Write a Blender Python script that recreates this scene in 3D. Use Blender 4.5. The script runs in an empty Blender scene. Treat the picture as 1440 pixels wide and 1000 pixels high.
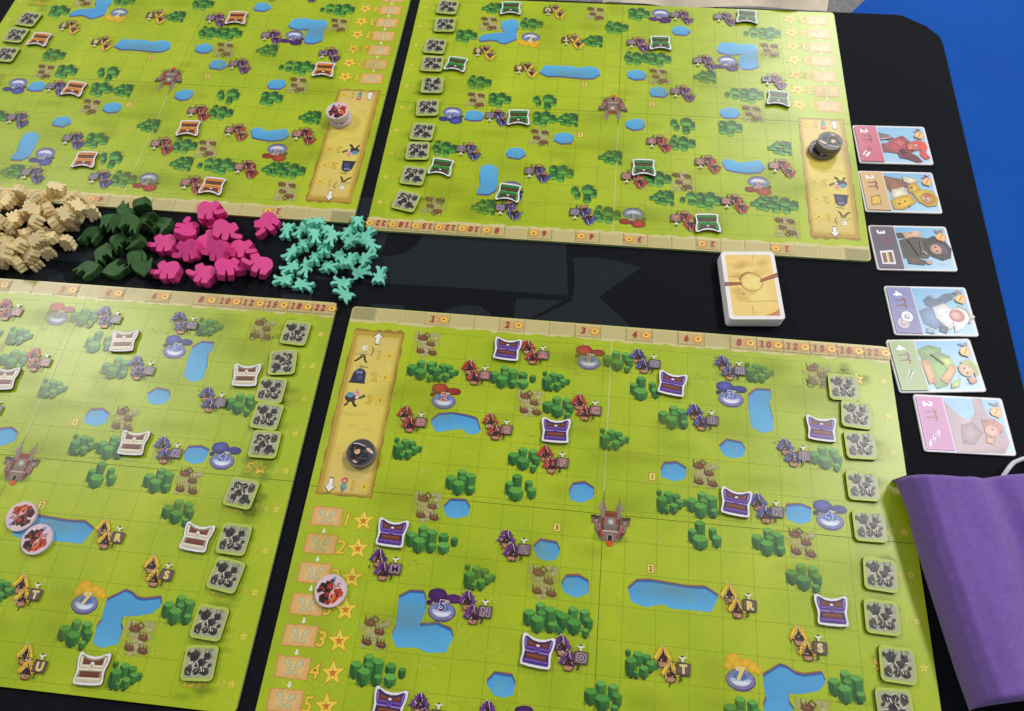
import bpy, bmesh, math, random
from mathutils import Matrix, Vector, Quaternion

SC = bpy.context.scene
COL = SC.collection
CELL = 0.02            # one printed square of the boards, in metres
BT = 0.0022            # height of a board's top face above the mat
random.seed(11)

# ------------------------------------------------------------------ camera
cam_d = bpy.data.cameras.new('camera')
cam = bpy.data.objects.new('camera', cam_d)
COL.objects.link(cam)
CR = ((0.993888, 0.105814, -0.031479), (0.079564, -0.884242, -0.460203), (-0.076531, 0.454885, -0.887256))
CC = Vector((5.7128, -12.6706, 23.3875)) * CELL + Vector((0, 0, BT))
m = Matrix((CR[0], [-v for v in CR[1]], [-v for v in CR[2]])).transposed().to_4x4()
m.translation = CC
cam.matrix_world = m
cam_d.sensor_width = 36.0
cam_d.lens = 36.0 * 1020.634 / 1440.0
cam_d.clip_start = 0.02
cam_d.clip_end = 50
cam_d.dof.use_dof = True
cam_d.dof.focus_distance = 0.50
cam_d.dof.aperture_fstop = 11.0
SC.camera = cam

# ------------------------------------------------------------------ light of the room
world = bpy.data.worlds.new('World')
SC.world = world
world.use_nodes = True
world.node_tree.nodes['Background'].inputs[0].default_value = (0.93, 0.96, 1.0, 1)
world.node_tree.nodes['Background'].inputs[1].default_value = 0.31


def ceiling_lamp(name, loc, sx, sy, power, col):
    l = bpy.data.lights.new(name, 'AREA')
    l.shape = 'RECTANGLE'
    l.size, l.size_y, l.energy, l.color = sx, sy, power, col
    o = bpy.data.objects.new(name, l)
    o.location = loc
    COL.objects.link(o)
    return o


ceiling_lamp('ceiling_lamp', (1.30, 3.05, 2.2), 0.30, 1.0, 55.0, (1.0, 0.985, 0.955))
ceiling_lamp('ceiling_lamp', (1.55, 0.95, 2.2), 0.30, 0.8, 43.0, (1.0, 0.985, 0.955))
ceiling_lamp('ceiling_lamp', (-2.02, 1.06, 2.2), 0.30, 0.50, 36.0, (1.0, 0.97, 0.92))
SC.view_settings.view_transform = 'Standard'
SC.view_settings.look = 'None'
SC.view_settings.exposure = 0.0
SC.view_settings.gamma = 1.0


# ------------------------------------------------------------------ colour and materials
def lin(h):
    h = h.lstrip('#')
    out = []
    for i in (0, 2, 4):
        c = int(h[i:i + 2], 16) / 255
        out.append(c / 12.92 if c <= 0.04045 else ((c + 0.055) / 1.055) ** 2.4)
    return tuple(out)


def new_mat(name):
    mt = bpy.data.materials.new(name)
    mt.use_nodes = True
    nt = mt.node_tree
    return mt, nt, nt.nodes['Principled BSDF']


def noise(nt, scale, detail=3.0, rough=0.55, coord='Object'):
    tc = nt.nodes.new('ShaderNodeTexCoord')
    n = nt.nodes.new('ShaderNodeTexNoise')
    n.inputs['Scale'].default_value = scale
    n.inputs['Detail'].default_value = detail
    n.inputs['Roughness'].default_value = rough
    nt.links.new(tc.outputs[coord], n.inputs['Vector'])
    return n


def ramp(nt, src, stops):
    r = nt.nodes.new('ShaderNodeValToRGB')
    els = r.color_ramp.elements
    while len(els) < len(stops):
        els.new(0.5)
    for e, (p, c) in zip(els, stops):
        e.position = p
        e.color = (*lin(c), 1)
    nt.links.new(src, r.inputs[0])
    return r


def bump(nt, b, src, strength, dist):
    n = nt.nodes.new('ShaderNodeBump')
    n.inputs['Strength'].default_value = strength
    n.inputs['Distance'].default_value = dist
    nt.links.new(src, n.inputs['Height'])
    nt.links.new(n.outputs[0], b.inputs['Normal'])


def plain(name, stops, scale=60, rough=0.5, spec=0.5, bstr=0.0, bdist=0.0005, bscale=None, sheen=0.0):
    mt, nt, b = new_mat(name)
    n = noise(nt, scale)
    r = ramp(nt, n.outputs[0], stops)
    nt.links.new(r.outputs[0], b.inputs['Base Color'])
    b.inputs['Roughness'].default_value = rough
    b.inputs['Specular IOR Level'].default_value = spec
    if sheen:
        b.inputs['Sheen Weight'].default_value = sheen
        b.inputs['Sheen Roughness'].default_value = 0.45
    if bstr:
        n2 = noise(nt, bscale or scale * 4, 2)
        bump(nt, b, n2.outputs[0], bstr, bdist)
    return mt


def print_mat(name, rough, soft):
    """ink on board or card: the colour comes from the mesh, with a fine ink grain"""
    mt, nt, b = new_mat(name)
    at = nt.nodes.new('ShaderNodeAttribute')
    at.attribute_name = 'ink'
    n = noise(nt, 900, 3, 0.6)
    mx = nt.nodes.new('ShaderNodeMix')
    mx.data_type = 'RGBA'
    mx.blend_type = 'OVERLAY'
    mx.inputs[0].default_value = 0.12
    nt.links.new(at.outputs['Color'], mx.inputs[6])
    nt.links.new(n.outputs[0], mx.inputs[7])
    nt.links.new(mx.outputs[2], b.inputs['Base Color'])
    b.inputs['Roughness'].default_value = rough
    b.inputs['Specular IOR Level'].default_value = 0.5
    if soft:
        nt.links.new(at.outputs['Alpha'], b.inputs['Alpha'])
    return mt


M = {}
M['ink'] = print_mat('printed_ink', 0.33, False)
M['ink_soft'] = print_mat('printed_ink_soft', 0.33, True)
M['ink_card'] = print_mat('printed_card_ink', 0.33, True)
M['mat'] = plain('black_mat_cloth', [(0.3, '#070a10'), (0.7, '#0b0f16')], 300, 0.85, 0.18, 0.25, 0.0002, 2500)
M['mat_ink'] = plain('dark_grey_mat_print', [(0.3, '#161b21'), (0.7, '#1a2027')], 300, 0.8, 0.25, 0.25, 0.0002, 2500)
M['table'] = plain('blue_laminate', [(0.3, '#104ca6'), (0.7, '#1554ae')], 8, 0.7, 0.06, 0.05, 0.0003, 600)
M['steel'] = plain('grey_steel', [(0.3, '#6b6e72'), (0.7, '#7b7e82')], 40, 0.4)
M['side'] = plain('greyboard_edge', [(0.3, '#8f9a6a'), (0.7, '#a3ab80')], 400, 0.8, 0.3)
M['white_card'] = plain('white_card_stock', [(0.3, '#e9e5e4'), (0.7, '#f1eeed')], 300, 0.55, 0.4)
M['token'] = plain('white_token_stock', [(0.3, '#e4e0e4'), (0.7, '#eeeaee')], 300, 0.42, 0.5)
M['token_edge'] = plain('token_cut_edge', [(0.3, '#4b463c'), (0.7, '#5a5548')], 300, 0.85, 0.2)
M['tile_green'] = plain('tile_green_rim', [(0.3, '#aac043'), (0.7, '#b8cb54')], 250, 0.4, 0.5)
M['tile_edge'] = plain('tile_cut_edge', [(0.3, '#34401a'), (0.7, '#46522a')], 400, 0.85, 0.2)
M['pink'] = plain('pink_painted_wood', [(0.3, '#d93587'), (0.7, '#e04390')], 180, 0.55, 0.4, 0.25, 0.0003, 700)
M['teal'] = plain('mint_painted_wood', [(0.3, '#6fcdb3'), (0.7, '#7ed6be')], 180, 0.55, 0.4, 0.25, 0.0003, 700)
M['green'] = plain('dark_green_painted_wood', [(0.3, '#31572a'), (0.7, '#3b6431')], 180, 0.6, 0.35, 0.3, 0.0003, 700)
M['beige'] = plain('bare_pale_wood', [(0.25, '#e6cd95'), (0.6, '#f0dca9'), (0.85, '#f5e6ba')], 90, 0.6, 0.35, 0.3, 0.0003, 500)
M['cord'] = plain('white_cord', [(0.3, '#cfcbd2'), (0.7, '#dedbe2')], 500, 0.8, 0.2, 0.6, 0.0006, 900)


def fabric(name, stops, scale, sheen):
    mt, nt, b = new_mat(name)
    n = noise(nt, scale, 5, 0.65)
    r = ramp(nt, n.outputs[0], stops)
    nt.links.new(r.outputs[0], b.inputs['Base Color'])
    b.inputs['Roughness'].default_value = 0.85
    b.inputs['Specular IOR Level'].default_value = 0.2
    b.inputs['Sheen Weight'].default_value = sheen
    b.inputs['Sheen Roughness'].default_value = 0.5
    n2 = noise(nt, 1600, 3, 0.7)
    bump(nt, b, n2.outputs[0], 0.5, 0.0005)
    return mt


M['purple'] = fabric('purple_velvet', [(0.3, '#7656a6'), (0.55, '#7e5eae'), (0.75, '#8666b5')], 260, 0.25)
M['cream'] = fabric('cream_canvas', [(0.3, '#c9bba6'), (0.7, '#d8cbb8')], 90, 0.1)


def carpet_mat():
    mt, nt, b = new_mat('grey_carpet_pile')
    n = noise(nt, 120, 6, 0.8)
    r = ramp(nt, n.outputs[0], [(0.3, '#5f5e60'), (0.5, '#8b898a'), (0.7, '#aaa7a6')])
    nt.links.new(r.outputs[0], b.inputs['Base Color'])
    b.inputs['Roughness'].default_value = 0.95
    bump(nt, b, n.outputs[0], 0.8, 0.01)
    return mt


M['carpet'] = carpet_mat()


def board_mat():
    """lime meadow printed over the whole board: soft painted patches, the same on every copy"""
    mt, nt, b = new_mat('meadow_print')
    tc = nt.nodes.new('ShaderNodeTexCoord')
    n = noise(nt, 14, 5, 0.6)
    r = ramp(nt, n.outputs[0], [(0.28, '#9aaf13'), (0.48, '#a7bb17'), (0.62, '#b0c21c'), (0.78, '#bcca2a')])
    n2 = noise(nt, 420, 3, 0.6)
    mx = nt.nodes.new('ShaderNodeMix')
    mx.data_type = 'RGBA'
    mx.blend_type = 'OVERLAY'
    mx.inputs[0].default_value = 0.12
    nt.links.new(r.outputs[0], mx.inputs[6])
    nt.links.new(n2.outputs[0], mx.inputs[7])
    nt.links.new(mx.outputs[2], b.inputs['Base Color'])
    b.inputs['Roughness'].default_value = 0.33
    b.inputs['Specular IOR Level'].default_value = 0.5
    n3 = noise(nt, 1500, 2)
    bump(nt, b, n3.outputs[0], 0.08, 0.0002)
    return mt


M['meadow'] = board_mat()


# ------------------------------------------------------------------ object helpers
def link(o, parent=None):
    COL.objects.link(o)
    if parent is not None:
        o.parent = parent
    return o


def tag(o, label=None, cat=None, group=None, kind=None):
    if label:
        o['label'] = label
    if cat:
        o['category'] = cat
    if group:
        o['group'] = group
    if kind:
        o['kind'] = kind
    return o


def empty(name, loc=(0, 0, 0), rz=0.0):
    o = bpy.data.objects.new(name, None)
    o.empty_display_size = 0.02
    o.location = loc
    o.rotation_euler = (0, 0, math.radians(rz))
    return link(o)


def mesh_obj(name, me, parent=None, loc=(0, 0, 0), rz=0.0):
    o = bpy.data.objects.new(name, me)
    o.location = loc
    o.rotation_euler = (0, 0, math.radians(rz))
    return link(o, parent)


def prism_mesh(name, pts, z0, z1, mat, side=None, bevel=0.0, bottom=True):
    """upright prism over a closed outline (counter-clockwise, metres)"""
    bm = bmesh.new()
    lo = [bm.verts.new((x, y, z0)) for x, y in pts]
    hi = [bm.verts.new((x, y, z1)) for x, y in pts]
    top = bm.faces.new(hi)
    if bottom:
        bm.faces.new(lo[::-1])
    n = len(pts)
    sides = [bm.faces.new((lo[i], lo[(i + 1) % n], hi[(i + 1) % n], hi[i])) for i in range(n)]
    if side is not None:
        for f in sides:
            f.material_index = 1
    if bevel:
        bmesh.ops.bevel(bm, geom=list(top.edges), offset=bevel, segments=2, affect='EDGES', profile=0.6, material=0)
    bmesh.ops.recalc_face_normals(bm, faces=bm.faces[:])
    me = bpy.data.meshes.new(name)
    bm.to_mesh(me)
    bm.free()
    me.materials.append(mat)
    if side is not None:
        me.materials.append(side)
    return me


def round_rect(x0, y0, x1, y1, r, n=5):
    if not isinstance(r, (tuple, list)):
        r = (r, r, r, r)
    out = []
    for (cx, cy, sx, sy, a0, rr) in ((x1, y1, -1, -1, 0, r[2]), (x0, y1, 1, -1, 90, r[3]), (x0, y0, 1, 1, 180, r[0]), (x1, y0, -1, 1, 270, r[1])):
        if rr <= 0:
            out.append((cx, cy))
            continue
        for i in range(n + 1):
            a = math.radians(a0 + 90 * i / n)
            out.append((cx + sx * rr + rr * math.cos(a), cy + sy * rr + rr * math.sin(a)))
    return out


def ell(cx, cy, rx, ry, n=20, rot=0.0, a0=0, a1=360):
    c, s = math.cos(math.radians(rot)), math.sin(math.radians(rot))
    out = []
    full = (a1 - a0) >= 360
    for i in range(n if full else n + 1):
        a = math.radians(a0 + (a1 - a0) * i / n)
        x, y = rx * math.cos(a), ry * math.sin(a)
        out.append((cx + c * x - s * y, cy + s * x + c * y))
    return out


def wob(pts, amp, seed=0):
    rr = random.Random(seed)
    return [(x + rr.uniform(-amp, amp), y + rr.uniform(-amp, amp)) for x, y in pts]


DZ = 1.1e-5            # one film of ink


# ---- glyphs, taken once from Blender's own font as flat outlines
_gl = {}


def glyph(s, bold=0.0):
    k = (s, bold)
    if k not in _gl:
        cu = bpy.data.curves.new('glyph', 'FONT')
        cu.body = s
        cu.size = 1.0
        cu.align_x = 'CENTER'
        cu.offset = bold
        cu.resolution_u = 3
        ob = bpy.data.objects.new('glyph', cu)
        COL.objects.link(ob)
        dg = bpy.context.evaluated_depsgraph_get()
        ev = ob.evaluated_get(dg)
        me = ev.to_mesh()
        vs = [(v.co.x, v.co.y) for v in me.vertices]
        fs = [tuple(p.vertices) for p in me.polygons]
        ev.to_mesh_clear()
        bpy.data.objects.remove(ob)
        bpy.data.curves.remove(cu)
        _gl[k] = (vs, fs)
    return _gl[k]


class Art:
    """a printed picture: flat inked shapes, each a film above the one below"""

    def __init__(self, scale=CELL, z0=0.0):
        self.v, self.f, self.c, self.s, self.z = [], [], [], scale, z0

    def poly(self, pts, col, alpha=1.0, step=True):
        if step:
            self.z += DZ
        a = 0.0
        for i in range(len(pts)):
            a += pts[i - 1][0] * pts[i][1] - pts[i][0] * pts[i - 1][1]
        cols = col if isinstance(col, list) else [col] * len(pts)
        als = alpha if isinstance(alpha, list) else [alpha] * len(pts)
        if a < 0:
            pts, cols, als = pts[::-1], cols[::-1], als[::-1]
        b = len(self.v)
        self.v += [(x * self.s, y * self.s, self.z) for x, y in pts]
        self.f.append(tuple(range(b, b + len(pts))))
        self.c.append([(*lin(q), al) for q, al in zip(cols, als)])
        return self

    def fan(self, pts, ccol, ecol, ca=1.0, ea=1.0, centre=None):
        """shape with one colour in the middle and another at its rim"""
        self.z += DZ
        cx = sum(p[0] for p in pts) / len(pts)
        cy = sum(p[1] for p in pts) / len(pts)
        if centre:
            cx, cy = centre
        n = len(pts)
        for i in range(n):
            self.poly([(cx, cy), pts[i], pts[(i + 1) % n]], [ccol, ecol, ecol], [ca, ea, ea], False)
        return self

    def line(self, pts, w, col, alpha=1.0, taper=1.0, step=True):
        if step:
            self.z += DZ
        for i in range(len(pts) - 1):
            (x0, y0), (x1, y1) = pts[i], pts[i + 1]
            d = math.hypot(x1 - x0, y1 - y0) or 1e-6
            nx, ny = -(y1 - y0) / d / 2, (x1 - x0) / d / 2
            w0 = w * (1 + (taper - 1) * i / (len(pts) - 1))
            w1 = w * (1 + (taper - 1) * (i + 1) / (len(pts) - 1))
            self.poly([(x0 + nx * w0, y0 + ny * w0), (x0 - nx * w0, y0 - ny * w0), (x1 - nx * w1, y1 - ny * w1), (x1 + nx * w1, y1 + ny * w1)], col, alpha, False)
        return self

    def ring(self, pts, w, col):
        return self.line(list(pts) + [pts[0]], w, col)

    def text(self, s, x, y, size, col, bold=0.0, rot=0.0, shear=0.0, sx=1.0, alpha=1.0):
        vs, fs = glyph(s, bold)
        self.z += DZ
        c, sn = math.cos(math.radians(rot)), math.sin(math.radians(rot))
        b = len(self.v)
        for vx, vy in vs:
            vx, vy = vx * size * sx + vy * size * shear, (vy - 0.35) * size
            self.v.append(((x + c * vx - sn * vy) * self.s, (y + sn * vx + c * vy) * self.s, self.z))
        for f in fs:
            self.f.append(tuple(b + i for i in f))
            self.c.append([(*lin(col), alpha)] * len(f))
        return self

    def star(self, x, y, r, col, edge, core=None, w=0.0, rot=0.0, inner=0.45):
        def st(rad):
            return [(x + rad * (1 if i % 2 == 0 else inner) * math.sin(math.pi * i / 5 + rot), y + rad * (1 if i % 2 == 0 else inner) * math.cos(math.pi * i / 5 + rot)) for i in range(10)]
        if w:
            self.poly(st(r + w), edge)
        self.poly(st(r), col)
        if core:
            self.poly(st(r * 0.42), core)
        return self

    def mesh(self, name, mat):
        me = bpy.data.meshes.new(name)
        me.from_pydata(self.v, [], self.f)
        at = me.attributes.new('ink', 'FLOAT_COLOR', 'CORNER')
        flat = []
        for cs in self.c:
            for q in cs:
                flat.extend(q)
        at.data.foreach_set('color', flat)
        me.materials.append(mat)
        return me


# ------------------------------------------------------------------ pictures printed on the boards
def bush_art(kind, seed):
    """clump of faceted shrubs: lit top facet, two darker side facets, small trunk"""
    rr = random.Random(seed)
    a = Art(z0=6 * DZ)
    S = {
        'A': [(.10, .82, .13, .20), (.40, .80, .24, .40), (.66, .74, .20, .34), (.92, .58, .14, .22), (.20, .62, .28, .52), (.77, .56, .20, .28), (.58, .42, .22, .32), (.36, .26, .14, .18)],
        'B': [(.50, .90, .24, .40), (.80, .80, .28, .70), (.16, .66, .28, .44), (.54, .66, .22, .30), (.44, .50, .32, .46), (.88, .36, .20, .26)],
        'C': [(.45, .88, .24, .42), (.80, .84, .24, .44), (.16, .66, .30, .42), (.92, .60, .22, .36), (.50, .52, .34, .42), (.86, .28, .17, .24)],
        'D': [(.36, .92, .26, .56), (.76, .74, .20, .40), (.12, .64, .22, .42), (.88, .50, .24, .36), (.36, .46, .38, .44)],
        'E': [(.22, .72, .26, .34), (.58, .62, .18, .30), (.26, .42, .30, .34)],
    }[kind]
    if kind == 'B2':
        pass
    for x, y, w, h in S:                       # soft shadow printed in dark green at the foot
        if y - h < 0.25:
            a.fan(ell(x - .06, y - h, w * .75, .09, 12), '#4f7d1c', '#7d9f22', .75, 0.0)
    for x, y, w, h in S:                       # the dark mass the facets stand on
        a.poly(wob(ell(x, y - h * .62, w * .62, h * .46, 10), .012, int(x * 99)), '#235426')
    S = [(x, y, w * 1.28, h * 1.06) for x, y, w, h in S]
    for i, (x, y, w, h) in enumerate(S):
        if y - h < 0.3:
            a.poly([(x - .035, y - h - .045), (x + .035, y - h - .045), (x + .05, y - h + .05), (x - .05, y - h + .05)], '#2d2a1a')
        k = rr.uniform(-.02, .02)
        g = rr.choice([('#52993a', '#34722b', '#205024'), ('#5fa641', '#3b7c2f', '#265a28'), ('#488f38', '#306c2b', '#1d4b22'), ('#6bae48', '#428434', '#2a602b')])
        hw = w / 2
        t = min(hw * .62, h * .38)
        lx = x - hw * .35 + k
        out = [(x - hw, y - t * .9), (x - hw * .55, y), (x + hw * .5, y), (x + hw, y - t * .8), (x + hw * .98, y - h * .78), (x + hw * .45, y - h), (x - hw * .45, y - h), (x - hw * .95, y - h * .75)]
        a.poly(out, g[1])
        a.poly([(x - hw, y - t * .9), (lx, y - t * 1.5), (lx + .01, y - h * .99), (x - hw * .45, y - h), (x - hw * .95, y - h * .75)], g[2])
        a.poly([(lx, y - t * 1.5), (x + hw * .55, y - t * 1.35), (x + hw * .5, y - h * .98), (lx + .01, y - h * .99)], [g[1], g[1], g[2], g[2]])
        a.line([(lx, y - t * 1.5), (lx + .01, y - h * .9)], .014, '#14381a')
        for j in range(5):                     # ragged leaf strokes
            ux, uy = x + rr.uniform(-hw, hw), y - rr.uniform(0, h)
            a.line([(ux, uy), (ux + rr.uniform(-.04, .04), uy - rr.uniform(.02, .06))], .02, rr.choice(['#62a544', '#4b8f38', '#1d5424', '#2f702c', '#7bb552']), .8, .4, step=False)
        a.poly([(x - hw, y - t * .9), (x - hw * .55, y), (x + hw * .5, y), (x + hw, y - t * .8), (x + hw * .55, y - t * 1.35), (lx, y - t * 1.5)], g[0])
    return a


def pond_art(pts, seed):
    a = Art(z0=4 * DZ)
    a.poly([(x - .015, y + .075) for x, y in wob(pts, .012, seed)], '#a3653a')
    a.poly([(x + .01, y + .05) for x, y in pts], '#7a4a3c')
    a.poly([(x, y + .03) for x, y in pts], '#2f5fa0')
    y1 = max(p[1] for p in pts)
    y0 = min(p[1] for p in pts)

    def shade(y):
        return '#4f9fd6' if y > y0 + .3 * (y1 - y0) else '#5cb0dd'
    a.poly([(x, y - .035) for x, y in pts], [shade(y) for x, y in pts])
    rr = random.Random(seed + 5)
    cx = sum(p[0] for p in pts) / len(pts)
    cy = sum(p[1] for p in pts) / len(pts)
    for i in range(5):
        px, py = rr.choice(pts)
        t = rr.uniform(.35, .75)
        x, y = px + (cx - px) * t, py + (cy - py) * t
        for j in range(2):
            xx = x + rr.uniform(-.06, .06)
            a.line([(xx, y), (xx + .01, y + rr.uniform(.05, .1))], .018, rr.choice(['#8fbf7a', '#7db6b5', '#9fc9a0']), .8)
    return a


PAL = {'red': ('#96262a', '#cb3a30', '#641a1e'), 'blue': ('#3a3a86', '#5560b4', '#27265c'),
       'purple': ('#571f70', '#7c3b96', '#3b1450'), 'yellow': ('#d3a61c', '#efd03a', '#8a6414')}


def hut_art(colour, letter):
    d, l, k = PAL[colour]
    a = Art(z0=9 * DZ)
    rc = random.Random(ord(letter))
    a.fan(wob(ell(.36, .40, .42, .38, 18), .05, ord(letter)), '#b8a04e', '#adb22f', .7, 0)

    def litter(n, cols, sd, wmax):             # planks, thatch, bones and dark gaps
        for i in range(n):
            t = rc.random()
            x = min(.58, .12 + .44 * t + rc.gauss(0, .09))
            y = .70 - .48 * t + rc.gauss(0, .11)
            an = rc.uniform(0, 6.3)
            q = rc.uniform(.05, .11)
            a.line([(x, y), (x + q * math.cos(an), y + q * math.sin(an))], rc.uniform(.02, wmax), rc.choice(cols), taper=.5)
    litter(44, [k, d, '#7a4a34', '#54301f', '#a06a4a', '#2c1418'], 0, .06)
    for (ox, oy, s) in ((-.03, .39, 1.02), (.20, .0, .98)):
        def q(pts, j=.012):
            return [(ox + x * s, oy + y * s) for x, y in wob(pts, j, rc.randint(0, 99))]
        a.poly(q([(.10, .18), (.42, .17), (.42, .05), (.30, .0), (.14, .03)]), '#6d3f2c')
        a.poly(q([(.13, .15), (.39, .15), (.38, .07), (.29, .03), (.16, .05)]), '#b98a64')
        a.poly(q([(.25, .48), (.07, .17), (.43, .16)]), '#2e1514')
        a.poly(q([(.27, .58), (.16, .56), (-.03, .25), (.04, .15), (.22, .40)]), d)
        a.poly(q([(.20, .53), (.15, .52), (.0, .27), (.04, .23)]), l)
        a.poly(q([(.25, .58), (.34, .55), (.53, .24), (.45, .16), (.30, .40)]), d)
        a.poly(q([(.33, .48), (.38, .45), (.48, .27), (.44, .24)]), l if rc.random() < .6 else k)
        for (x, y, x1, y1) in ((-.03, .25, -.07, .20), (.05, .36, -.0, .38), (.11, .47, .05, .50), (.50, .30, .56, .32), (.41, .43, .47, .46)):
            a.line(q([(x, y), (x1, y1)]), .035, d, taper=.3)
        a.line(q([(.26, .58), (.29, .44), (.33, .33)]), .024, '#e6d8c8', taper=.4)
        a.line(q([(.10, .20), (.15, .30), (.20, .34)]), .018, '#d8c6b0', taper=.5)
        a.poly(q([(.19, .16), (.25, .16), (.24, .30), (.21, .28)]), '#5b2f22')
        a.line(q([(.16, .56), (.22, .62)]), .022, '#d9c9b8')
    litter(24, [d, k, l, '#c9a586', '#e2d6c4', '#8d5c42', '#6d3f2c', '#3a1c18'], 200, .035)
    a.poly([(.735, .09), (.775, .09), (.79, .28), (.74, .28)], '#33251f')
    a.poly([(.66, .07), (.775, .07), (.78, .105), (.70, .105)], '#3b3320')
    a.poly([(.60, .25), (1.02, .23), (1.035, .58), (.62, .60)], '#4b3732')
    a.poly([(.63, .28), (.99, .265), (1.005, .555), (.65, .57)], '#84706a' if colour != 'yellow' else '#6b564e')
    a.text(letter, .822, .415, .33, '#ece2e0', .05, 2)
    a.text(letter, .822, .415, .33, l if colour in ('red', 'yellow') else d, .022, 2)
    a.poly(ell(.79, .72, .06, .06, 10), '#efe9dc')
    a.poly([(.755, .61), (.835, .61), (.82, .68), (.77, .68)], '#e6dccb')
    a.poly(ell(.785, .755, .045, .03, 7), '#4c4240')
    a.line([(.69, .74), (.75, .69)], .022, '#f4efe4')
    a.line([(.84, .70), (.91, .75)], .022, '#f4efe4')
    return a


def well_art(colour, num):
    d, l, k = PAL[colour]
    a = Art(z0=9 * DZ)
    rc = random.Random(ord(num))
    a.fan(ell(.46, .26, .48, .32, 20), '#7d7a30', '#a5b428', .5, 0)
    a.poly(wob(ell(.48, .29, .44, .30, 26), .012, 3), '#574a78')
    a.poly(ell(.48, .31, .40, .265, 26), '#8177a6')
    for i in range(26):
        an = rc.uniform(0, 6.3)
        a.line([(.48 + .35 * math.cos(an), .31 + .23 * math.sin(an)), (.48 + .40 * math.cos(an + .15), .31 + .26 * math.sin(an + .15))], .03, rc.choice(['#a79fc6', '#665a8c', '#948bb6']), step=False)
    a.poly(ell(.48, .32, .31, .20, 24), '#6f8fc6')
    a.poly(ell(.48, .33, .31, .20, 20, 0, 180, 360), '#b9c6e4')
    a.poly(ell(.48, .26, .24, .11, 16, 0, 180, 360), '#e2e6f2')
    a.poly(ell(.48, .40, .20, .12, 16), '#4f6aa6')
    if colour == 'yellow':
        for (x, y, r, q) in ((.3, .80, .22, 1), (.14, .66, .14, .9), (.44, .72, .18, .8), (.68, .76, .18, .8), (.86, .68, .17, .9), (.98, .6, .10, .9)):
            a.fan(wob(ell(x, y, r, r * q, 14), .015, int(x * 90)), '#f2c42a', '#dba61c')
    else:
        a.poly(wob(ell(.06, .52, .10, .08, 9), .01, 1), k)
        a.poly(wob(ell(.78, .70, .27, .145, 16), .012, 2), k)
        a.poly(wob(ell(.77, .725, .235, .11, 14), .012, 3), d)
        a.poly(wob(ell(.29, .76, .31, .215, 18), .012, 4), k)
        a.fan(wob(ell(.28, .79, .275, .18, 16), .012, 5), l if colour != 'purple' else d, d if colour != 'purple' else k)
        a.poly(ell(.60, .60, .09, .04, 8), '#b7c07a')
    a.text(num, .47, .47, .44, '#f1ecf2', .065)
    a.text(num, .47, .47, .44, l if colour != 'purple' else d, .03)
    return a


def ruin_art(seed):
    rr = random.Random(seed)
    a = Art(z0=5 * DZ)
    a.fan(wob(ell(.5, .48, .47, .45, 22), .08, seed), '#cfc288', '#c0b860', .8, .1)
    for i in range(26):
        x, y = rr.uniform(.08, .92), rr.uniform(.06, .94)
        a.fan(wob(ell(x, y, rr.uniform(.08, .2), rr.uniform(.06, .15), 9), .03, i), rr.choice(['#d6ca95', '#cbbd88', '#ded3a2', '#c8c0a4']), '#c6bd78', .85, 0)
    for (ox, oy, s) in ((.14, .64, 1.1), (.50, .42, 1.0), (.18, .10, .95), (.62, .06, 1.0)):
        def q(pts):
            return [(ox + x * s, oy + y * s) for x, y in pts]
        b = rr.choice(['#6a402c', '#734630', '#5f3826'])
        a.poly(q([(.0, .10), (.08, .02), (.26, .0), (.34, .06), (.30, .16), (.05, .18)]), b)
        a.poly(q([(.06, .10), (.26, .07), (.27, .13), (.08, .15)]), '#8a5a3e')
        for (x0, x1, h) in ((.05, .02, .30), (.14, .15, .27), (.24, .25, .26)):
            a.line(q([(x0, .14), (x1, h)]), .035, b, taper=.5)
    a.line([(.30, .80), (.46, .97), (.60, .86), (.44, .72)], .028, '#63392a')
    a.line([(.38, .88), (.52, .78)], .022, '#63392a')
    for i in range(7):
        x, y = rr.uniform(.05, .95), rr.uniform(.1, .95)
        a.line([(x, y), (x + rr.uniform(-.07, .07), y + rr.uniform(-.03, .04))], .015, '#8c7a56')
    return a


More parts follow.
